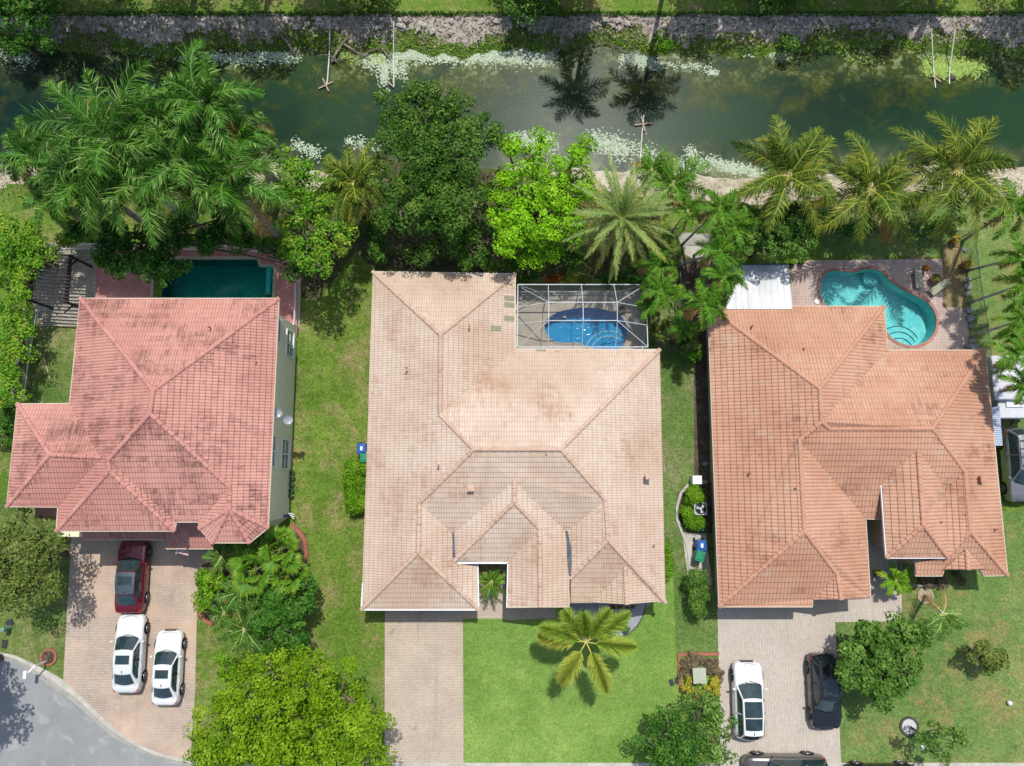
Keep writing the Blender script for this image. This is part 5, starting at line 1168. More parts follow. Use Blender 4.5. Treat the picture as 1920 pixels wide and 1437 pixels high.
edging('grey block edging of the small garden in front of the terracotta house', L([(1686, 1055), (1688, 1075), (1696, 1090), (1710, 1097), (1735, 1098), (1765, 1098)]), plain('block_grey', C(150, 152, 148, .6), .9, var=.3), .22, .16, group=ge)
edging('dark edging of the grey gravel bed', L([(1212, 1132), (1208, 1150), (1196, 1172), (1180, 1188), (1168, 1192)]), M_black, .05, .06, group=ge)
def ring(px, py, rpx, label, fill, rim, inner=None):
    p = W(px, py); r_ = rpx*mpp(py); o = world_thing('planter_ring', p, label, 'planter ring', 'round planter rings in the lawns')
    m = MB(); m.lathe((p.x, p.y, 0), [(r_, 0), (r_, .1), (r_-.14, .1), (r_-.15, .03)], 40); m.build('rim', rim, o)
    m = MB(); m.lathe((p.x, p.y, 0), [(r_-.14, .02), (r_-.14, .05), (r_*.5, .07)], 40); m.build('gravel', fill, o)
M_wg = rough_mat('white_gravel', [C(226, 226, 222, .76), C(190, 190, 186, .7), C(240, 240, 236, .8)], 14, .9, .9, .03, 40)
M_st = rough_mat('stone_mosaic', [C(206, 190, 156, .66), C(176, 160, 128, .6), C(226, 214, 184, .7)], 9, .9, .8, .02, 40)
ring(1734, 1117, 15, 'round ring of tan stones at the foot of the windblown palm', M_st, M_st)
ring(1704, 1362, 18, 'round bed of white gravel at the foot of the leaning young tree', M_wg, plain('dark_rim', C(92, 86, 80, .5)))
ring(92, 1232, 16, 'round terracotta rimmed bed round the foot of the mailbox', M_soil, M_brick)
# ---- cars
GL = plain('car_glass', C(58, 80, 82, .5), .05, .9, var=.5, scale=2); M_tyre = plain('tyre', C(34, 34, 36, .6), .85); M_rim = plain('alloy_rim', C(170, 172, 176, .6), .35, .5, .7)  # glass tone mottled by noise, a painted stand-in for varying sky reflections
M_dark = plain('car_trim_black', C(24, 24, 26, .5), .35, .5); M_chrome = plain('chrome', C(210, 212, 216, .8), .15, .6, .9, var=0); M_red = plain('tail_light_red', C(196, 20, 24, .8), .2, .6); M_lamp = plain('head_lamp', C(200, 210, 216, .7), .08, .8, var=0)
M_inter = plain('car_seat', C(96, 90, 84, .5), .8); M_plate = plain('licence_plate', C(230, 230, 226, .8), .5)
GLt = NT('windscreen_glass'); GLt.t.nodes.remove(GLt.p); _a = GLt.n('ShaderNodeBsdfTransparent'); _a.inputs[0].default_value = (.38, .46, .45, 1); _b = GLt.n('ShaderNodeBsdfGlossy'); _b.inputs['Roughness'].default_value = .02
_f = GLt.n('ShaderNodeFresnel'); _f.inputs[0].default_value = 1.7; _m = GLt.n('ShaderNodeMixShader'); GLt.l(_f.outputs[0], _m.inputs[0]); GLt.l(_a.outputs[0], _m.inputs[1]); GLt.l(_b.outputs[0], _m.inputs[2]); GLt.l(_m.outputs[0], GLt.out.inputs[0]); GLt = GLt.m
def paint(name, c, rough=.22, metal=0.):
    t = NT(name); t.col(c, rough, .5, metal); t.p.inputs['Coat Weight'].default_value = .7; t.p.inputs['Coat Roughness'].default_value = .03; return t.m
def car(px, py, rz, L_, Wd, H_, kind, body, label, roof_mat=None, sun=None, group='cars parked on the driveways', dark_rear=False, bars=False, rack=False, zc=.75, z0=0.):
    p = W(px, py, zc); root = empty('parked_car', (p.x, p.y, z0), label, 'car' if kind == 'sedan' else 'suv', group, rz)
    hw = Wd/2; hl = L_/2; suv = kind != 'sedan'
    # stations of the lower body: y (front +), half width, top height, bottom height
    if suv: st = [(1., .62, .62), (.965, .82, .82), (.90, .93, .92), (.80, .975, .98), (.6, .99, 1.04), (.42, 1., 1.08), (.1, 1., 1.1), (-.3, 1., 1.1), (-.6, 1., 1.1), (-.8, .98, 1.1), (-.92, .94, 1.06), (-.975, .86, .98), (-1., .72, .72)]
    else: st = [(1., .58, .52), (.97, .78, .66), (.91, .90, .74), (.80, .965, .80), (.6, .985, .87), (.42, 1., .92), (.1, 1., .95), (-.3, 1., .96), (-.55, 1., .97), (-.72, .985, .98), (-.88, .93, .96), (-.97, .82, .88), (-1., .66, .66)]
    hs = 1.0*(H_/1.7 if suv else H_/1.45); m = MB(); rows = []
    def ip(t_):
        for a, b in zip(st, st[1:]):
            if b[0] <= t_ <= a[0]:
                s = (a[0]-t_)/(a[0]-b[0]); return [a[k]+(b[k]-a[k])*s for k in (1, 2)]
        return st[-1][1:]
    ts = [1, .985, .965, .94, .91, .86, .8, .7, .6, .5, .42, .3, .1, -.1, -.3, -.45, -.6, -.7, -.8, -.86, -.92, -.95, -.975, -.99, -1]
    for t_ in ts:
        w_, z_ = ip(t_); w_ *= hw; z_ *= hs; y = t_*hl; zb = .2+(.12 if abs(t_) > .9 else 0)
        pr = [(w_*.86, zb), (w_*.96, zb+.08), (w_, .42*hs), (w_*1.0, z_*.72), (w_*.965, z_*.88), (w_*.90, z_*.965), (w_*.78, z_), (w_*.4, z_+.022), (0, z_+.03)]
        rows.append([(x, y, z) for x, z in pr]+[(-x, y, z) for x, z in reversed(pr[:-1])])
    n = len(rows[0])
    for i in range(len(rows)-1):
        for k in range(n-1): m.face([rows[i][k], rows[i][k+1], rows[i+1][k+1], rows[i+1][k]])
        m.face([rows[i][0], rows[i+1][0], rows[i+1][-1], rows[i][-1]])
    m.face(list(reversed(rows[0]))); m.face(rows[-1])
    bo = m.build('body', body, root, True)
    def hgt(t_): return ip(t_)[1]*hs
    # cabin
    if suv: yc, yf, yr, yb = .42, .10, -.80, -.955
    else: yc, yf, yr, yb = .40, .12, -.42, -.74
    zc_, zb_ = hgt(yc)-.01, hgt(yb)-.01; zr = H_; zr2 = H_-(.07 if suv else .05); wb, wr = hw*.87, hw*.655
    wb2 = hw*(.80 if not suv else .82)
    def line(y, z, w_, crown, bow=0, k=6): return [Vector((w_*(2*i/k-1), y*hl+bow*(1-(2*i/k-1)**2), z+crown*(1-(2*i/k-1)**2))) for i in range(k+1)]
    LA = line(yc, zc_, wb, .03, .20); LB = line(yf, zr-.03, wr, .05, .07); LB2 = line(yf-.1, zr, wr*1.0, .055); LC2 = line((yf+yr)/2, zr+.02, wr*1.01, .055); LC = line(yr, zr2, wr*.95, .05, -.05); LD = line(yb, zb_, wb2, .03, -.16)
    m = MB(); S = [LA, LB, LB2, LC2, LC, LD]
    for a, b in zip(S, S[1:]):
        for i in range(6): m.face([b[i], b[i+1], a[i+1], a[i]])
    for i_ in (0, -1):
        bl = [Vector((S[0][i_].x, S[0][i_].y, zc_-.05))]
        pts = [s[i_] for s in S]; base_ = [Vector((hw*.9*(1 if i_ == -1 else -1), pts[0].y-.1, hgt(.3)-.05)), Vector((hw*.9*(1 if i_ == -1 else -1), pts[-1].y+.15, hgt(yb)-.05))]
        for u in range(5):
            ya = pts[u]; yb_ = pts[u+1]; f = lambda q: Vector((q.x+(hw*.89-abs(q.x))*(1 if q.x > 0 else -1)*1., q.y, hgt(max(-1, min(1, q.y/hl)))-.03))
            fa, fb = f(ya), f(yb_); m.face([ya, yb_, fb, fa] if i_ == -1 else [fa, fb, yb_, ya])
    m.build('cabin', roof_mat or body, root, True) if False else None
    cab = m.build('cabin', body, root, False)
    def panel(name, La, Lb, s0, s1, u0, u1, mat, off=.012, k=6, par=None, m2=None):
        mm = MB(); g_ = []
        N = ((La[-1]-La[0]).cross(Lb[3]-La[3])); N.normalize(); N = N if N.z > 0 else -N
        for j in range(3):
            s = s0+(s1-s0)*j/2; row = []
            for i in range(k+1):
                u = u0+(u1-u0)*i/k; x = u*6; ii = min(5, int(x)); fr_ = x-ii
                a = La[ii].lerp(La[ii+1], fr_); b = Lb[ii].lerp(Lb[ii+1], fr_); row.append(a.lerp(b, s)+N*off)
            g_.append(row)
        for j in range(2):
            for i in range(k): mm.face([g_[j][i], g_[j][i+1], g_[j+1][i+1], g_[j+1][i]])
        return mm.build(name, mat, par or root, True)
    panel('windscreen', LA, LB, .05, .94, .04, .96, GL, .012)
    panel('rear_window', LD, LC, .12 if not suv else .2, .93, .07, .93, GL, .012)
    if roof_mat:
        rp_ = MB(); S2 = [LB, LB2, LC2, LC]
        for a, b in zip(S2, S2[1:]):
            for i in range(6): rp_.face([b[i]+Vector((0, 0, .008)), b[i+1]+Vector((0, 0, .008)), a[i+1]+Vector((0, 0, .008)), a[i]+Vector((0, 0, .008))])
        rp_.build('roof_panel', roof_mat, root, True)
    if sun == 'small': panel('sunroof', LB2, LC2, -.05, 1.25, .14, .86, GL, .02)
    if sun == 'pano': panel('sunroof', LB2, LC2, -.2, .97, .06, .94, GL, .02); panel('sunroof', LC2, LC, .03, .7, .07, .93, GL, .02)
    for sg in (1, -1):                                   # side windows
        i_ = -1 if sg == 1 else 0; mm = MB(); xo = lambda q, z: Vector((q.x, q.y, z))
        top = [S[0][i_].lerp(S[1][i_], .35), S[1][i_], S[2][i_], S[3][i_], S[4][i_].lerp(S[3][i_], .04), S[5][i_].lerp(S[4][i_], .35 if suv else .45)]
        def f2(q): return Vector((hw*.885*sg, q.y, hgt(max(-1, min(1, q.y/hl)))+.0))
        for a, b in zip(top, top[1:]):
            fa, fb = f2(a), f2(b); o_ = Vector((.014*sg, 0, .008)); g1_ = a.lerp(fa, .12)+o_; g2_ = b.lerp(fb, .12)+o_; g3_ = fb.lerp(b, .10)+o_; g4_ = fa.lerp(a, .10)+o_
            mm.face([g1_, g2_, g3_, g4_] if sg == 1 else [g4_, g3_, g2_, g1_])
        w2 = mm.build('side_window', GL, root)
        mm = MB(); q = S[2][i_].lerp(S[3][i_], .8); mm.bar(f2(q)+Vector((.02*sg, 0, .05)), q+Vector((.02*sg, 0, -.06)), .07, .02); mm.build('pillar', M_dark if not suv else body, root)
        # mirror, handles, wheels, lamps
        mm = MB(); mm.box((sg*(hw+.06), hl*.33, hgt(.33)+.05), (.2, .12, .13), 0, .8); mm.build('wing_mirror', body, root, bevel=.02)
        for yy in (.02, -.32):
            mm = MB(); mm.box((sg*(hw*.995), yy*hl, hgt(yy)*.86), (.03, .16, .03)); mm.build('door_handle', M_chrome if suv else body, root)
        for yy in (.21, -.18, -.5 if suv else -.46):
            mm = MB(); mm.bar((sg*hw*1.002, yy*hl, .32), (sg*hw*.972, yy*hl, hgt(yy)*.9), .012); mm.build('door_seam', M_dark, root)
        for yy in (.62, -.60):
            wr_ = .36 if suv else .33; c_ = Vector((sg*(hw-.10), yy*hl, wr_)); mm = MB(); mm.tube([c_-Vector((sg*.12, 0, 0)), c_+Vector((sg*.105, 0, 0)), c_+Vector((sg*.125, 0, 0))], [wr_, wr_, wr_*.86], 28); wo = mm.build('wheel', M_tyre, root)
            mm = MB()
            for a5 in range(5):
                an = a5*2*math.pi/5; mm.bar(c_+Vector((sg*.13, 0, 0)), c_+Vector((sg*.13, math.cos(an)*wr_*.66, math.sin(an)*wr_*.66)), .06, .02)
            mm.tube([c_+Vector((sg*.115, 0, 0)), c_+Vector((sg*.13, 0, 0))], [wr_*.3, wr_*.2], 12)
            pts = [c_+Vector((sg*.126, math.cos(k*.2618)*wr_*.68, math.sin(k*.2618)*wr_*.68)) for k in range(25)]; mm.tube(pts, .022, 5, False); mm.build('rim', M_rim, wo)
            mm = MB(); pts = [Vector((sg*(hw*.99), yy*hl+math.cos(k*math.pi/12)*(wr_+.05), wr_+math.sin(k*math.pi/12)*(wr_+.05))) for k in range(13)]; mm.tube(pts, .045, 6); mm.build('wheel_arch', M_dark, root)
        w_, z_ = ip(.93); mm = MB(); mm.add([(sg*w_*hw*.60, .955*hl, z_*hs*.93), (sg*w_*hw*.93, .91*hl, z_*hs*.97), (sg*w_*hw*.985, .82*hl, z_*hs*.97), (sg*w_*hw*.72, .90*hl, z_*hs*1.02)], [(0, 1, 2, 3) if sg > 0 else (3, 2, 1, 0)])
        mm.build('headlight', M_lamp, root)
        w_, z_ = ip(-.95); mm = MB(); zz = hgt(-.93); mm.add([(sg*w_*hw*.80, -.985*hl, zz*.9), (sg*w_*hw*1.01, -.94*hl, zz*.93), (sg*w_*hw*1.06, -.86*hl, zz*.95), (sg*w_*hw*.9, -.90*hl, zz*1.012), (sg*w_*hw*.74, -.96*hl, zz*1.01)], [(4, 3, 2, 1, 0) if sg > 0 else (0, 1, 2, 3, 4)])
        mm.build('tail_light', M_red, root)
        if bars or rack:
            mm = MB(); mm.tube([(sg*wr*.93, yf*hl-.3, zr+.02), (sg*wr*.93, yf*hl-.5, zr+.07), (sg*wr*.93, yr*hl+.3, zr+.07), (sg*wr*.93, yr*hl+.1, zr+.0)], .022, 6); mm.build('roof_rail', M_chrome, root)
    if rack:
        mm = MB()
        for k in range(4): y = hl*(.0-.22*k); mm.bar((-wr*.93, y, zr+.1), (wr*.93, y, zr+.1), .05, .03)
        mm.build('roof_rack', M_dark, root)
    w_, z_ = ip(.985); mm = MB(); mm.bar((-w_*hw*.6, .985*hl+.02, z_*hs*.86), (w_*hw*.6, .985*hl+.02, z_*hs*.86), .05, .2); mm.bar((-w_*hw*.7, .99*hl, .36), (w_*hw*.7, .99*hl, .36), .08, .12); mm.build('grille', M_dark, root)
    mm = MB(); zz = hgt(.9); mm.tube([(-hw*.62, .90*hl, zz*1.012), (-hw*.3, .955*hl, zz*.985), (0, .968*hl, zz*.98), (hw*.3, .955*hl, zz*.985), (hw*.62, .90*hl, zz*1.012)], .012, 5); mm.build('bonnet_seam', M_dark, root)
    mm = MB(); zz = hgt(yc); mm.tube([(-hw*.72, yc*hl+.06, zz+.035), (0, yc*hl+.26, zz+.06), (hw*.72, yc*hl+.06, zz+.035)], .022, 5); mm.build('wiper_cowl', M_dark, root)
    mm = MB(); zz = hgt(-.9); mm.tube([(-hw*.7, yb*hl-.02, hgt(yb)+.012), (-hw*.62, -.93*hl, hgt(-.93)*1.0), (0, -.955*hl, hgt(-.95)+.03), (hw*.62, -.93*hl, hgt(-.93)*1.0), (hw*.7, yb*hl-.02, hgt(yb)+.012)], .011, 5); mm.build('boot_seam', M_dark, root)
    for sg in (-.3, .25): mm = MB(); mm.bar((sg*hw, yc*hl+.2, hgt(yc)+.06), (sg*hw+.5*hw, yc*hl+.02, hgt(yc)+.14), .018); mm.build('wiper', M_dark, root)
    mm = MB(); mm.box((0, yr*hl+.08, zr2+.09), (.05, .16, .05), 0, .5); mm.build('roof_aerial', M_dark, root)
    mm = MB(); mm.box((0, -hl-.005, .55*hs), (.32, .03, .16)); mm.build('licence_plate', M_plate, root)
    if dark_rear: panel('boot_trim', LD, [v+Vector((0, -.32, -.04)) for v in LD], .3, .95, .0, 1., M_dark, .02)
    return root
P_w = paint('paint_white', C(232, 234, 234, .76)); P_r = paint('paint_dark_red', C(112, 16, 34, .8), .25, .3); P_b = paint('paint_black', C(32, 34, 38, .7)); P_s = paint('paint_silver', C(150, 152, 152, .75), .28, .6); P_g = paint('paint_grey', C(110, 108, 104, .8), .25, .5); P_w2 = paint('paint_pearl_white', C(226, 230, 228, .74))
P_gr = paint('paint_graphite_roof', C(92, 104, 114, .7), .25, .3)
car(246, 1080, 0, 4.75, 1.88, 1.5, 'sedan', P_r, 'dark red car with black roof nearest the garage on the left driveway', P_gr, 'small')
car(241, 1226, 0, 4.85, 1.84, 1.45, 'sedan', P_w2, 'white sedan parked directly behind the red car on the left driveway', None, 'small')
car(313, 1253, 0, 4.6, 1.76, 1.42, 'sedan', P_w, 'white sedan with sunroof, nearest the grass strip on the left driveway', None, 'small')
car(1404, 1313, 0, 4.65, 1.9, 1.62, 'suv', P_w, 'white suv with black panoramic roof on the right driveway', None, 'pano')
car(1547, 1297, math.pi, 4.6, 1.92, 1.6, 'suv', P_b, 'black suv parked half under the mango tree on the right driveway', None, 'small')
car(1472, 1447, math.pi/2, 5.2, 1.98, 1.8, 'suv', P_g, 'grey suv cut by the bottom photo edge across the right driveway', None, None, bars=True, group='cars parked along the street')
car(1655, 1464, math.pi/2, 4.6, 1.85, 1.45, 'sedan', P_b, 'dark car at the bottom edge beside the right lawn, only its side in view', None, None, group='cars parked along the street')
car(1911, 873, math.pi, 4.8, 1.9, 1.8, 'suv', P_s, 'silver suv with roof rack at the right edge beside the terracotta house', None, None, rack=True)
# ---- trailers at the right edge
def trailer(px, py, sx, sy, h, label, rz=0.):
    p = W(px, py, h); o = world_thing('trailer', (p.x, p.y, 0), label, 'trailer', 'white trailers at the right edge'); m = MB(); m.box((p.x, p.y, h/2+.25), (sx, sy, h-.5), rz); b = m.build('body', plain('trailer_white', C(214, 216, 218, .74), .35, .5), o, bevel=.1)
    m = MB(); m.box((p.x-.1, p.y+.2, h+.05), (sx*.5, .5, .12), rz); m.build('roof_vent', M_white, o)
    for s in (-1, 1):
        for y in (-.45, .45):
            m = MB(); m.tube([(p.x+s*(sx/2-.05), p.y+y, .33), (p.x+s*(sx/2+.12), p.y+y, .33)], .33, 20); m.build('wheel', M_tyre, o)
    m = MB(); m.bar((p.x-.5, p.y-sy/2, .4), (p.x, p.y-sy/2-.9, .4), .08); m.bar((p.x+.5, p.y-sy/2, .4), (p.x, p.y-sy/2-.9, .4), .08); m.build('drawbar', M_black, o)
trailer(1895, 708, 2.3, 2.9, 2.0, 'white trailer with black wheels behind the palms at the right edge')
trailer(1905, 762, 2.3, 1.6, 1.5, 'low white trailer with drawbar next to the silver suv')
m = MB(); p = W(1866, 800, 2.)
for k in range(18): m.tube([(p.x-.35, p.y+1.2-k*.14, 2.0), (p.x+.35, p.y+1.2-k*.14, 2.0)], .07, 8)
for sx, sy in ((-.3, 1.1), (.3, 1.1), (-.3, -1.1), (.3, -1.1)): m.bar((p.x+sx, p.y+sy, 0), (p.x+sx, p.y+sy, 2.0), .05)
o = m.build('awning', plain('corrugated_blue_white', C(196, 208, 224, .7), .3, .5)); tag(o, 'corrugated pale awning between the terracotta roof and the silver suv', 'awning')
# ---- bins
def bin_(px, py, col, rz, label, h=1.05):
    p = W(px, py, h); o = empty('wheelie_bin', (p.x, p.y, 0), label, 'bin', 'wheelie bins beside the houses', rz); mt = plain('bin_'+('blue' if col[2] > col[1] else 'green'), C(*col), .45, .4)
    m = MB(); m.box((0, 0, h*.47), (.5, .55, h*.9), 0, 1.15); m.build('body', mt, o, bevel=.03)
    m = MB(); m.box((0, -.02, h), (.62, .72, .08), 0, .9); m.box((0, -.02, h+.05), (.44, .5, .04), 0, .8); m.build('lid', mt, o, bevel=.02)
    m = MB(); m.bar((-.25, .4, h-.03), (.25, .4, h-.03), .04); m.build('handle', M_black, o)
    for s in (-1, 1): m = MB(); m.tube([(s*.22, .3, .12), (s*.3, .3, .12)], .12, 14); m.build('wheel', M_tyre, o)
    if col[2] > col[1]: m = MB(); m.box((0, 0, h+.075), (.16, .26, .006)); m.build('sticker', M_plate, o)
bin_(678, 841, (24, 92, 178, .7), 0, 'blue wheelie bin beside the west wall of the middle house')
bin_(683, 857, (20, 140, 96, .7), .1, 'green wheelie bin below the blue one beside the middle house')
bin_(1316, 1023, (24, 92, 178, .7), 0, 'blue wheelie bin on the concrete pad beside the terracotta house')
bin_(1313, 1043, (20, 150, 96, .7), -.25, 'green wheelie bin on the concrete pad beside the terracotta house')
p = W(1318, 989, .6); m = MB(); m.lathe((p.x, p.y, 0), [(.2, 0), (.24, .6), (.26, .6), (.26, .66), (.1, .7)], 20); tag(m.build('trash_can', plain('can_green', C(20, 92, 70, .6))), 'small round dark green can above the blue bin beside the terracotta house', 'trash can')
# ---- air conditioners
def ac(px, py, label, s=.8, rz=0):
    p = W(px, py, .8); o = empty('air_conditioner', (p.x, p.y, 0), label, 'air conditioner', 'outdoor air conditioning units', rz); m = MB(); m.box((0, 0, .4), (s, s, .74)); m.build('casing', plain('ac_grey', C(190, 196, 198, .7), .5), o, bevel=.03)
    m = MB(); m.box((0, 0, .02), (s+.15, s+.15, .04)); m.build('pad', M_conc, o); m = MB(); m.lathe((0, 0, .772), [(s*.42, 0), (s*.42, .012)], 28); m.build('fan_opening', M_dark, o); m = MB()
    for k in range(3):
        a = k*2.094+.4; m.add([(0, 0, .79), (math.cos(a)*s*.36, math.sin(a)*s*.36, .80), (math.cos(a+.75)*s*.36, math.sin(a+.75)*s*.36, .79)], [(0, 1, 2)])
    m.lathe((0, 0, .785), [(.09, 0), (.09, .03)], 14); m.build('fan', plain('fan_grey', C(206, 212, 214, .75)), o); m = MB()
    for k in range(5): r_ = s*.42*(k+1)/5; m.tube([(r_*math.cos(i*.2618), r_*math.sin(i*.2618), .82) for i in range(25)], .005, 4, False)
    m.build('guard', M_dark, o)
ac(683, 909, 'grey air conditioning unit set in the long clipped shrub beside the middle house'); ac(1314, 954, 'grey air conditioning unit between two clipped shrubs beside the terracotta house', .85)
p = W(1307, 900, .9); o = world_thing('utility_box', (p.x, p.y, 0), 'white pool pump box above the clipped shrubs beside the terracotta house', 'utility box'); m = MB(); m.box((p.x, p.y, .45), (.55, .5, .9)); m.build('box', M_white, o, bevel=.03); m = MB(); m.box((p.x, p.y, .93), (.6, .55, .05)); m.build('lid', M_white, o)
# ---- satellite dishes on the green wall
def dish(px, py, z, label):
    p = W(px, py, z); o = world_thing('satellite_dish', p, label, 'satellite dish', 'satellite dishes on the sage wall'); d = Vector((.45, -.25, .62)).normalized(); m = MB(); q = d.to_track_quat('Z', 'Y'); vs = []; fs = []
    for j in range(5):
        r_ = .33*j/4
        for k in range(20): a = k*.31416; v = q @ Vector((r_*math.cos(a)*.85, r_*math.sin(a), .25*r_*r_/.33)); vs.append(p+v)
    for j in range(4):
        for k in range(20): fs.append((j*20+k, j*20+(k+1) % 20, (j+1)*20+(k+1) % 20, (j+1)*20+k))
    m.add(vs, fs); m.build('reflector', plain('dish_grey', C(176, 182, 186, .7), .5), o, True)
    m = MB(); e_ = p+d*.38+Vector((0, -.1, -.12)); m.bar(p-Vector((0, .05, .3)), e_, .03); m.box(e_, (.1, .1, .12)); m.build('feed_arm', M_white, o); m = MB(); m.tube([p-d*.03, Vector((W(541, 944).x+.05, p.y, z-.3))], .03, 6); m.build('bracket', M_white, o)
dish(519, 774, 5.2, 'pale satellite dish nearest the pink roof edge'); dish(539, 787, 4.4, 'darker satellite dish farther down the sage green wall')
p = W(536, 968, 1.); o = world_thing('water_pipes', (p.x, p.y, 0), 'blue and white water pipes at the corner of the two storey house', 'pipes'); m = MB()
for k in range(3): m.tube([(p.x+.1+k*.12, p.y+.15-k*.12, 0), (p.x+.1+k*.12, p.y+.15-k*.12, .8), (p.x+.5, p.y+.1-k*.15, .85)], .03, 6)
m.build('pipe', M_white, o); m = MB(); m.tube([(p.x-.05, p.y, .2), (p.x-.05, p.y, 1.2)], .09, 10); m.build('tank', plain('tank_blue', C(40, 90, 160, .6)), o)
for i, (px, py) in enumerate(((548, 886), (549, 896), (547, 908), (547, 920), (546, 930))):
    p = W(px, py, .2); o = world_thing('plant_pot', (p.x, p.y, 0), ['topmost', 'second', 'middle', 'fourth', 'lowest'][i]+' of five small pots at the foot of the sage green wall', 'plant pot', 'small pots along the sage wall'); m = MB(); m.lathe((p.x, p.y, 0), [(.1, 0), (.15, .24), (.17, .24), (.17, .28), (.13, .27), (.12, .22)], 14); m.build('pot', plain('pot_dark', C(90, 90, 82, .5)), o)
    rs = np.random.RandomState(i); n_ = 30; quads('foliage', leaf_quads(np.array([p.x, p.y, .32])+rs.normal(0, .07, (n_, 3)), unit(rs.normal(size=(n_, 3))+np.array([0, 0, 1.])), np.full(n_, .12), np.full(n_, .05), rs), rs.rand(n_), LF['forest'], o)
# ---- mailboxes, markers
p = W(88, 1240); o = world_thing('mailbox', (p.x, p.y, 0), 'white curved mailbox post in the terracotta rimmed ring by the kerb', 'mailbox', 'mailboxes by the kerb'); m = MB(); m.bar((p.x, p.y, 0), (p.x, p.y, 1.2), .1); m.bar((p.x, p.y, 1.15), (p.x-.45, p.y-.45, 1.2), .08); m.build('post', M_white, o)
m = MB(); m.box((p.x-.5, p.y-.5, 1.3), (.22, .5, .2), 0); m.build('box', M_white, o, bevel=.04)
p = W(898, 1437); o = world_thing('mailbox', (p.x, p.y, 0), 'grey mailbox at the bottom edge of the middle front lawn', 'mailbox', 'mailboxes by the kerb'); m = MB(); m.bar((p.x, p.y, 0), (p.x, p.y, 1.1), .1); m.build('post', M_white, o); m = MB(); m.box((p.x, p.y+.0, 1.22), (.22, .7, .2)); m.build('box', plain('mailbox_grey', C(170, 176, 184, .7), .4), o, bevel=.04)
p = W(1336, 1437); o = world_thing('mailbox', (p.x, p.y, 0), 'white curved mailbox post under the tree by the right driveway', 'mailbox', 'mailboxes by the kerb'); m = MB(); m.tube([(p.x, p.y, 0), (p.x, p.y, .9), (p.x-.05, p.y+.3, 1.2), (p.x-.1, p.y+.6, 1.25)], .07, 8); m.build('post', M_white, o, True); m = MB(); m.box((p.x-.1, p.y+.0, 1.36), (.22, .5, .2)); m.build('box', M_white, o, bevel=.04)
p = W(19, 1177); m = MB(); m.lathe((p.x, p.y, 0), [(.16, 0), (.15, .7), (.17, .7), (.17, .8), (.08, .86)], 18); tag(m.build('marker_post', plain('marker_green', C(130, 166, 140, .66))), 'pale green cylindrical utility marker on the left lawn', 'marker post')
def gbox(px, py, sx, sy, rz, label):
    p = W(px, py); o = world_thing('meter_cover', (p.x, p.y, 0), label, 'meter cover', 'black meter covers set in the lawns'); m = MB(); m.box((p.x, p.y, .02), (sx, sy, .05), rz); m.build('frame', M_black, o); m = MB(); m.box((p.x, p.y, .05), (sx*.8, sy*.85, .02), rz); m.build('lid', plain('cover_black', C(62, 64, 70, .6)), o)
gbox(9, 1208, .34, .5, -.1, 'black meter cover near the kerb on the left lawn'); gbox(19, 1168, .45, .4, .5, 'dark cover behind the pale green marker post'); gbox(1259, 1280, .28, .4, .3, 'left of two black meter covers beside the square bed'); gbox(1269, 1277, .26, .36, .1, 'right of two black meter covers beside the square bed')
p = W(1312, 1268, .9); o = world_thing('transformer_box', (p.x, p.y, 0), 'pale green utility cabinet in the square bed of yellow and purple shrubs', 'utility cabinet'); m = MB(); m.box((p.x, p.y, .42), (.8, .9, .84), .03, .96); m.build('cabinet', plain('cabinet_green', C(176, 186, 160, .66), .5), o, bevel=.03); m = MB(); m.box((p.x, p.y, .86), (.84, .96, .06), .03); m.build('lid', plain('cabinet_lid', C(186, 192, 168, .7), .5), o, bevel=.02)
p = W(1894, 1319, .2); m = MB(); m.lathe((p.x, p.y, 0), [(.03, 0), (.12, .06), (.15, .16), (.12, .26), (.04, .3)], 16); tag(m.build('ball', M_white, None, True), 'small white ball on the right lawn', 'ball')
p = W(1731, 1401, .1); m = MB(); m.box((p.x, p.y, .05), (.2, .25, .1), .4); tag(m.build('paper_scrap', M_white), 'small white scrap on the grass below the white gravel ring', 'scrap')
# ---- flag
p = W(336, 1038, 2.3); o = world_thing('flag', p, 'small striped flag on a white pole under the pink entrance roof', 'flag'); m = MB(); b = W(337, 1046, 2.0); m.tube([p+Vector((0, .9, .2)), p+Vector((0, 0, .45))], .02, 6); m.build('pole', M_white, o)
m = MB(); n_ = 13; q0 = p+Vector((.02, .1, .42))
for k in range(n_):
    a = q0+Vector((.0, -.0, 0))+Vector((0, .42, -.02))*(k/n_); b2 = q0+Vector((0, .42, -.02))*((k+1)/n_); dx = Vector((.62, -.25, -.28)); m.face([a, a+dx*.5+Vector((0, 0, .05)), b2+dx*.5+Vector((0, 0, .05)), b2]); m.face([a+dx*.5+Vector((0, 0, .05)), a+dx, b2+dx, b2+dx*.5+Vector((0, 0, .05))])
fm = [plain('flag_red', C(178, 40, 60, .7)), plain('flag_white', C(232, 232, 236, .8))]; fo = m.build('cloth', fm, o); fo.data.polygons.foreach_set('material_index', [(k//2) % 2 for k in range(2*n_)])
m = MB(); a = q0+Vector((.0, .19, .02)); dx = Vector((.62, -.25, -.28))*.42; m.face([a, a+dx, a+dx+Vector((0, .24, -.01)), a+Vector((0, .24, -.01))]); m.build('canton', plain('flag_blue', C(40, 50, 100, .7)), fo)
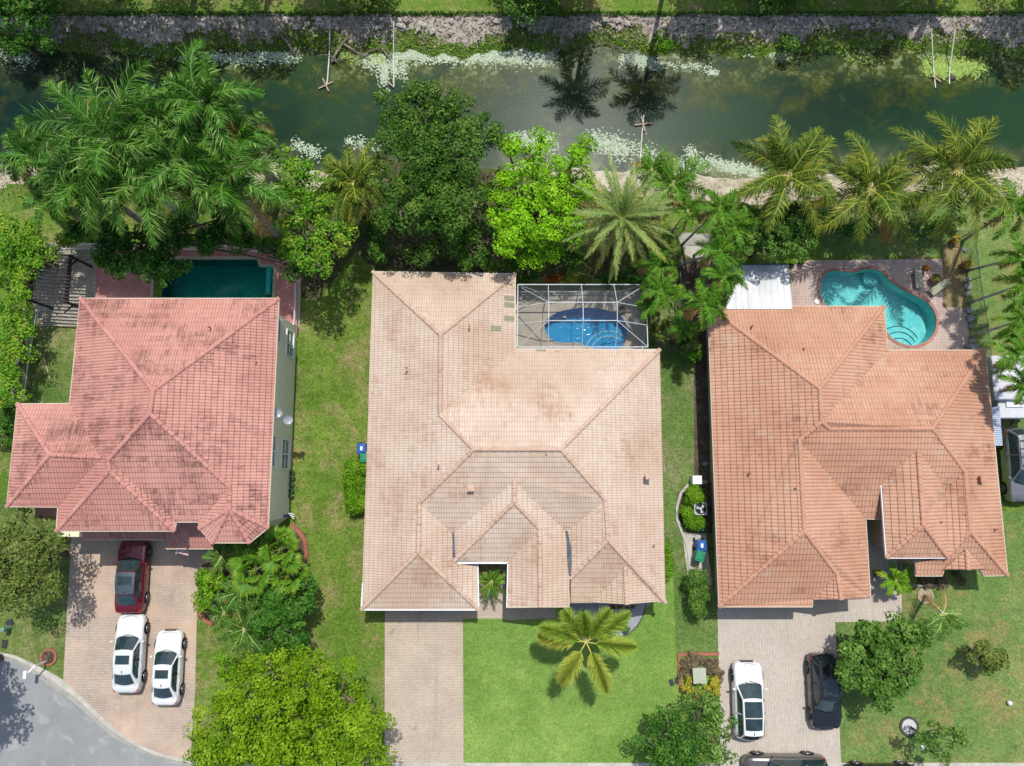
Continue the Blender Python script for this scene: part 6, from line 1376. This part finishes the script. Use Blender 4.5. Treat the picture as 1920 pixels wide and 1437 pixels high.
# ---- loungers, pots and rocks by the kidney pool
M_lf = plain('lounger_fabric', C(176, 178, 152, .64), .8); M_lfr = plain('lounger_frame', C(110, 96, 84, .55), .5)
def lounger(px, py, rz, label):
    p = W(px, py, .35); o = empty('pool_lounger', (p.x, p.y, ZD), label, 'sun lounger', 'pool loungers', rz); o.scale = (.8, .8, .8); m = MB()
    for s in (-1, 1): m.tube([(s*.33, -.95, .34), (s*.33, .25, .34), (s*.33, .85, .62)], .025, 6)
    m.build('frame', M_lfr, o); m = MB(); m.box((0, -.35, .37), (.6, 1.15, .04)); m.build('seat', M_lf, o); m = MB(); m.add([(-.3, .23, .36), (.3, .23, .36), (.3, .85, .64), (-.3, .85, .64), (-.3, .23, .39), (.3, .23, .39), (.3, .85, .67), (-.3, .85, .67)], [(3, 2, 1, 0), (4, 5, 6, 7), (0, 1, 5, 4), (1, 2, 6, 5), (2, 3, 7, 6), (3, 0, 4, 7)]); m.build('backrest', M_lf, o)
    for x, y in ((-.33, -.8), (.33, -.8), (-.33, .3), (.33, .3)): m = MB(); m.bar((x, y, 0), (x, y, .34), .035); m.build('leg', M_lfr, o)
lounger(1722, 520, 0.05, 'grey sling lounger standing upright to the pool edge, left of the two'); lounger(1762, 538, -.95, 'grey sling lounger turned diagonally, right of the two')
def pot(px, py, r_, label, mt, col, h=.45):
    p = W(px, py, .4); o = world_thing('plant_pot', (p.x, p.y, 0), label, 'plant pot', 'potted plants round the gardens'); m = MB(); m.lathe((p.x, p.y, 0), [(r_*.6, 0), (r_, h), (r_*1.1, h), (r_*1.1, h+.05), (r_*.85, h+.05), (r_*.8, h-.05)], 18); m.build('pot', mt, o)
    rs = np.random.RandomState(int(px)); n_ = 160; d = unit(rs.normal(size=(n_, 3))); d[:, 2] = abs(d[:, 2]); quads('foliage', leaf_quads(np.array([p.x, p.y, h+.12])+d*(r_*1.2*rs.rand(n_)**.5)[:, None], unit(d+np.array([0, 0, .6])), np.full(n_, .16), np.full(n_, .06), rs), rs.rand(n_), LF[col], o)
tc = plain('terracotta_pot', C(196, 120, 84, .6), .8)
pot(1790, 450, .26, 'terracotta pot with golden plant at the corner of the green fence', tc, 'gold'); pot(1734, 504, .2, 'terracotta pot with orange plant above the left lounger', tc, 'croton'); pot(1753, 523, .3, 'terracotta pot with green plant between the two loungers', tc, 'olive'); pot(1811, 496, .32, 'yellow croton in a pot at the foot of the leaning palms', tc, 'gold')
for i, (px, py) in enumerate(((1457, 491), (1473, 492), (1488, 491), (1504, 490))): pot(px, py, .2, ['leftmost', 'second', 'third', 'rightmost'][i]+' of four black pots in a row behind the white patio roof', M_black, 'hedge', .3)
p = W(1531, 566); m = MB(); m.lathe((p.x, p.y, ZD), [(.18, 0), (.2, .05), (.16, .09)], 20); tag(m.build('skimmer_lid', M_white), 'white round skimmer lid on the pavers left of the kidney pool', 'skimmer lid')
M_rock = rough_mat('rock_grey', [C(176, 178, 176, .66), C(140, 142, 140, .6), C(206, 204, 198, .7)], 3, .95, .8, .04, 14)
def rock(p, s, label, group, seed, mat=None):
    rs = random.Random(seed); bm = bmesh.new(); bmesh.ops.create_icosphere(bm, subdivisions=2, radius=1)
    for v in bm.verts: k = 1+rs.uniform(-.18, .18); v.co = Vector((v.co.x*s*k, v.co.y*s*.8*k, v.co.z*s*.55*k+s*.25))
    me = bpy.data.meshes.new('rock'); bm.to_mesh(me); bm.free(); me.materials.append(mat or M_rock); o = link('rock', me); o.location = (p.x, p.y, gz(p.x, p.y)); tag(o, label, 'rock', group); return o
for i, (px, py, s) in enumerate(((1809, 470, .2), (1811, 525, .28), (1813, 538, .32), (1812, 552, .22), (1815, 582, .3), (1818, 598, .34), (1819, 612, .25), (1820, 640, .32), (1822, 652, .38), (1812, 648, .26))):
    rock(W(px, py), s, ['topmost', 'second', 'third', 'fourth', 'fifth', 'sixth', 'seventh', 'eighth', 'largest', 'last'][i]+' pale rock from the top in the stone row beside the kidney pool pavers', 'rocks lining the right fence', i)
gr = 'stones along the middle side garden'
for i, (px, py) in enumerate(((1323, 870), (1321, 904))): rock(W(px, py), .2, ['small white rock alone by the wall of the terracotta house', 'small white rock above the clipped shrub by the terracotta wall'][i], gr, 40+i)
# ---- canal: intake pipes, crosses, lilies, driftwood, turtle
M_pvc = plain('pvc_pipe', C(226, 224, 210, .72), .5); M_plank = plain('weathered_plank', C(200, 176, 156, .62), .85, var=.3); M_sub = plain('algae_coated_pipe', C(150, 140, 60, .6), .8)
def intake(pts, cross, label, arms=None):
    P = [W(x, y, z) for x, y, z in pts]; o = world_thing('intake_pipe', P[0], label, 'water pipe', 'irrigation intake pipes in the canal'); m = MB(); m.tube(P, .045, 8); m.build('pipe', M_pvc, o)
    if cross:
        c = W(cross[0], cross[1], WZ+.12)
        for a, l in arms: m = MB(); d = Vector((math.cos(a), math.sin(a), 0))*l/2; m.bar(c-d, c+d, .09, .05); m.build('cross_arm', M_plank, o); c = c+Vector((0, 0, .055))
    return o
intake([(618, 44, .1), (618, 95, -1.05), (614, 150, WZ+.05), (612, 160, WZ+.06)], (611, 160), 'white intake pipe ending in a wooden cross, leftmost on the canal', [(R(27), 1.15), (R(-64), 1.1)])
intake([(738, 40, .1), (738, 104, -1.05), (738.5, 163, WZ+.04)], (732, 158), 'long white intake pipe beside the dark tree crown', [(R(-45), .7)])
intake([(1207, 216, WZ+.05), (1204, 250, WZ+.05), (1200, 304, WZ+.05), (1196, 345, -.2)], (1205.5, 233), 'intake pipe with wooden cross near the middle of the canal', [(R(8), 1.2), (R(-78), 1.15)])
intake([(1746, 54, .1), (1750, 125, -1.08), (1754, 165, WZ+.03)], (1756, 148), 'white intake pipe on the right with one short plank, left of the pair', [(R(-38), .75)])
intake([(1791, 55, .1), (1781, 125, -1.08), (1780, 158, WZ+.03)], None, 'white intake pipe on the right without a plank, right of the pair')
p = W(1785, 147, WZ); m = MB(); m.lathe((p.x, p.y, WZ), [(.2, 0), (.24, .06), (.16, .13), (.03, .16)], 14); m.bar((p.x-.1, p.y+.2, WZ+.06), (p.x-.14, p.y+.32, WZ+.09), .07); tag(m.build('turtle', plain('turtle_shell', C(70, 72, 70, .5)), None, True), 'small dark turtle floating beside the right intake pipes', 'turtle')
rs = np.random.RandomState(5); Q = []; T = []
def pads(px0, py0, px1, py1, n, hw=14, r=(.035, .095)):
    n = int(n*1.7)
    for i in range(n):
        s = rs.rand(); x = px0+(px1-px0)*s+rs.normal()*6; y = py0+(py1-py0)*s+rs.normal()*hw*.5; p = W(x, y, WZ)
        if gz(p.x, p.y) > WZ+.02: continue
        a = rs.rand()*6.28; rr = r[0]+(r[1]-r[0])*rs.rand()
        Q.append([(p.x+rr*math.cos(a+k*1.571), p.y+rr*math.sin(a+k*1.571)*(.6+.4*rs.rand()), WZ+.006+.002*rs.rand()) for k in range(4)]); T.append(rs.rand())
for a in ((740, 100, 1040, 108, 2600, 16), (680, 108, 760, 130, 420, 22), (720, 120, 720, 155, 170, 20), (1165, 110, 1230, 118, 420, 14), (1230, 122, 1330, 125, 130, 8), (480, 105, 560, 108, 330, 14), (330, 100, 480, 112, 460, 14), (230, 92, 330, 96, 160, 10),
          (960, 262, 1040, 268, 430, 16), (1110, 262, 1180, 285, 520, 22), (1180, 272, 1240, 300, 130, 18), (1290, 280, 1320, 318, 170, 12), (1325, 300, 1400, 320, 300, 10), (1400, 312, 1440, 335, 120, 8), (1270, 300, 1300, 328, 90, 8), (1345, 312, 1490, 345, 200, 10), (550, 270, 600, 290, 150, 14), (650, 265, 720, 275, 130, 12), (1330, 135, 1340, 137, 60, 6), (1380, 95, 1420, 102, 120, 8), (1430, 100, 1480, 108, 90, 8), (-10, 90, 60, 115, 160, 18)): pads(*a)
tag(quads('water_lettuce', Q, T, LM('pads_pale', (150, 176, 140, .66), (182, 200, 168, .7), (214, 218, 196, .74), trans=.1)), None, None, None, 'stuff')
Q = []; T = []; [pads(*a) for a in ((1735, 120, 1850, 128, 800, 16), (1740, 132, 1800, 140, 300, 10), (1590, 108, 1640, 112, 130, 8), (1450, 95, 1475, 110, 80, 8), (640, 100, 720, 112, 200, 12))]
tag(quads('water_weed', Q, T, LM('pads_green', (112, 146, 50, .66), (150, 182, 76, .7), (184, 206, 110, .72), trans=.1)), None, None, None, 'stuff')
def scatter(name, region, n, size, mat, zoff=.01, flatn=2.):
    """small plants or litter strewn over the ground"""
    P = []; rs_ = np.random.RandomState(len(name)+n)
    x0, x1, f0, f1 = region
    while len(P) < n:
        x = x0+(x1-x0)*rs_.rand(); t_ = rs_.rand(); y = f0(x)+(f1(x)-f0(x))*t_; P.append((x, y, gz(x, y)+zoff+.05*rs_.rand()))
    P = np.array(P); N = unit(rs_.normal(size=(n, 3))+np.array([0, 0, flatn])); l = size[0]+(size[1]-size[0])*rs_.rand(n)
    o = quads(name, leaf_quads(P, N, l, l*(.3+.3*rs_.rand(n)), rs_), rs_.rand(n), mat); o['kind'] = 'stuff'; return o
st_ = MB(); rk = np.random.RandomState(3); OCT = [(0, 2, 4), (2, 1, 4), (1, 3, 4), (3, 0, 4), (2, 0, 5), (1, 2, 5), (3, 1, 5), (0, 3, 5)]
for i in range(900):
    x = -40+80*rk.rand(); t_ = .58+.42*rk.rand(); y = shore_n(x)+.1+t_*(32.75-shore_n(x)-.1)
    if math.sin(x*.9+2)+.7*math.sin(x*2.3) < -.5: continue
    y = y; s_ = .06+.2*rk.rand()**2.5; z_ = gz(x, y)+s_*.3; a_ = rk.rand()*6.28; ca, sa = math.cos(a_)*s_, math.sin(a_)*s_
    k_ = 1+rk.rand(6)*.5; st_.add([(x+ca*k_[0], y+sa*k_[0], z_), (x-ca*k_[1], y-sa*k_[1], z_), (x-sa*.8*k_[2], y+ca*.8*k_[2], z_), (x+sa*.8*k_[3], y-ca*.8*k_[3], z_), (x+.1*ca, y, z_+s_*.5*k_[4]), (x, y, z_-s_*.5)], OCT)
o = st_.build('bank_stones', rough_mat('bank_stone', [C(206, 198, 186, .76), C(176, 166, 156, .7), C(222, 214, 200, .78)], 2.5, .95, .5, .03, 14)); o['kind'] = 'stuff'
scatter('bank_litter', (-40, 40, lambda x: shore_n(x)+.5, lambda x: 32.85), 4500, (.12, .36), LF['dead'])
scatter('bank_weeds', (-40, 40, lambda x: shore_n(x)-.35, lambda x: shore_n(x)+.75+.9*max(0, math.sin(x*.55)+.6*math.sin(x*1.9+1))), 9000, (.08, .24), LF['hedge'], .02, 2.)
scatter('grass_overhang', (-40, 40, lambda x: 32.84, lambda x: 33.12), 6000, (.1, .24), LF['forest'], .04, .8)
scatter('shore_pebbles', (-3, 40, lambda x: shore_s(x)-1.3, lambda x: shore_s(x)+.1), 2500, (.05, .2), LM('pebbles', (150, 140, 120, .6), (190, 180, 160, .66), (226, 218, 200, .7), trans=0), .01, 3.)
scatter('shore_weeds', (-38, 40, lambda x: shore_s(x)-3.2, lambda x: shore_s(x)-1.1), 5000, (.1, .24), LF['olive'], .02, 1.2)
def branch(pts, r_, label, group, twigs=5, seed=0):
    rs_ = random.Random(seed); P = [W(x, y, 0) for x, y in pts]; P = [Vector((p.x, p.y, max(gz(p.x, p.y), WZ)+.18)) for p in P]; o = world_thing('driftwood', P[0], label, 'dead branch', group); m = MB(); m.tube(P, [r_*(1-.7*i/(len(P)-1)) for i in range(len(P))], 7); m.build('limb', M_drift, o, True); m = MB()
    for k in range(twigs): i = rs_.randrange(len(P)-1); a = P[i].lerp(P[i+1], rs_.random()); an = rs_.random()*6.28; m.tube([a, a+Vector((math.cos(an), math.sin(an), .25))*.5, a+Vector((math.cos(an+.3), math.sin(an+.3), .2))*rs_.uniform(.8, 1.5)], [r_*.35, r_*.22, .008], 5)
    m.build('twig', M_drift, o)
M_drift = rough_mat('driftwood', [C(170, 156, 144, .62), C(136, 122, 110, .58), C(196, 186, 176, .66)], 4, .95, .6, .02, 20); gd = 'dead branches on the far bank'
branch([(616, 103), (625, 85), (640, 68), (652, 58)], .12, 'forked grey dead trunk beside the leftmost intake pipe', gd, 3, 1); branch([(640, 72), (665, 84), (690, 96)], .1, 'grey log lying across the bank between the two left pipes', gd, 2, 2); branch([(545, 88), (530, 65), (510, 52), (500, 55)], .1, 'curved dead branch left of the leftmost intake pipe', gd, 4, 3); branch([(668, 92), (690, 82), (712, 75)], .07, 'thin dead branch touching the lily pads by the second pipe', gd, 3, 4)
branch([(175, 88), (190, 72), (170, 62), (135, 52)], .06, 'tangle of dead twigs below the hanging yellow frond', gd, 22, 5); branch([(1105, 95), (1110, 70), (1140, 66), (1175, 80)], .05, 'tangle of dead palm stalks on the bank above the palm outline', gd, 20, 6); branch([(1042, 90), (1060, 70), (1100, 58)], .05, 'dead palm stalks left of the reddish tangle', gd, 14, 7); branch([(410, 45), (440, 60), (470, 70)], .05, 'dead frond stalks on the bank above the royal palms', gd, 14, 8); branch([(712, 78), (722, 90), (730, 98)], .07, 'short grey stub branch next to the second pipe', gd, 1, 9)
# stake and twigs on the small left lawn
p = W(82, 664); q = W(95, 712); m = MB(); m.bar((p.x, p.y, .05), (q.x, q.y, .05), .07, .05); tag(m.build('plank', M_plank), 'pale plank lying on the small lawn left of the pink roof', 'plank')
m = MB(); p = W(1641, 1066); q = W(1656, 1077)
for k in range(5): m.bar((p.x-.8+k*.1, p.y+.2-k*.05, .3+.02*k), (p.x+.7+k*.1, p.y-.5-k*.04, .3+.02*k), .02)
tag(m.build('garden_stakes', M_plank), 'thin pale stakes leaning by the right entry path', 'garden stakes')
# ================================================================== finish: children written in world coordinates hang from their thing's base
for o in bpy.data.objects:
    if o.parent and o.parent.name in WORLD: o.matrix_parent_inverse = Matrix.Translation(-Vector(o.parent.location))
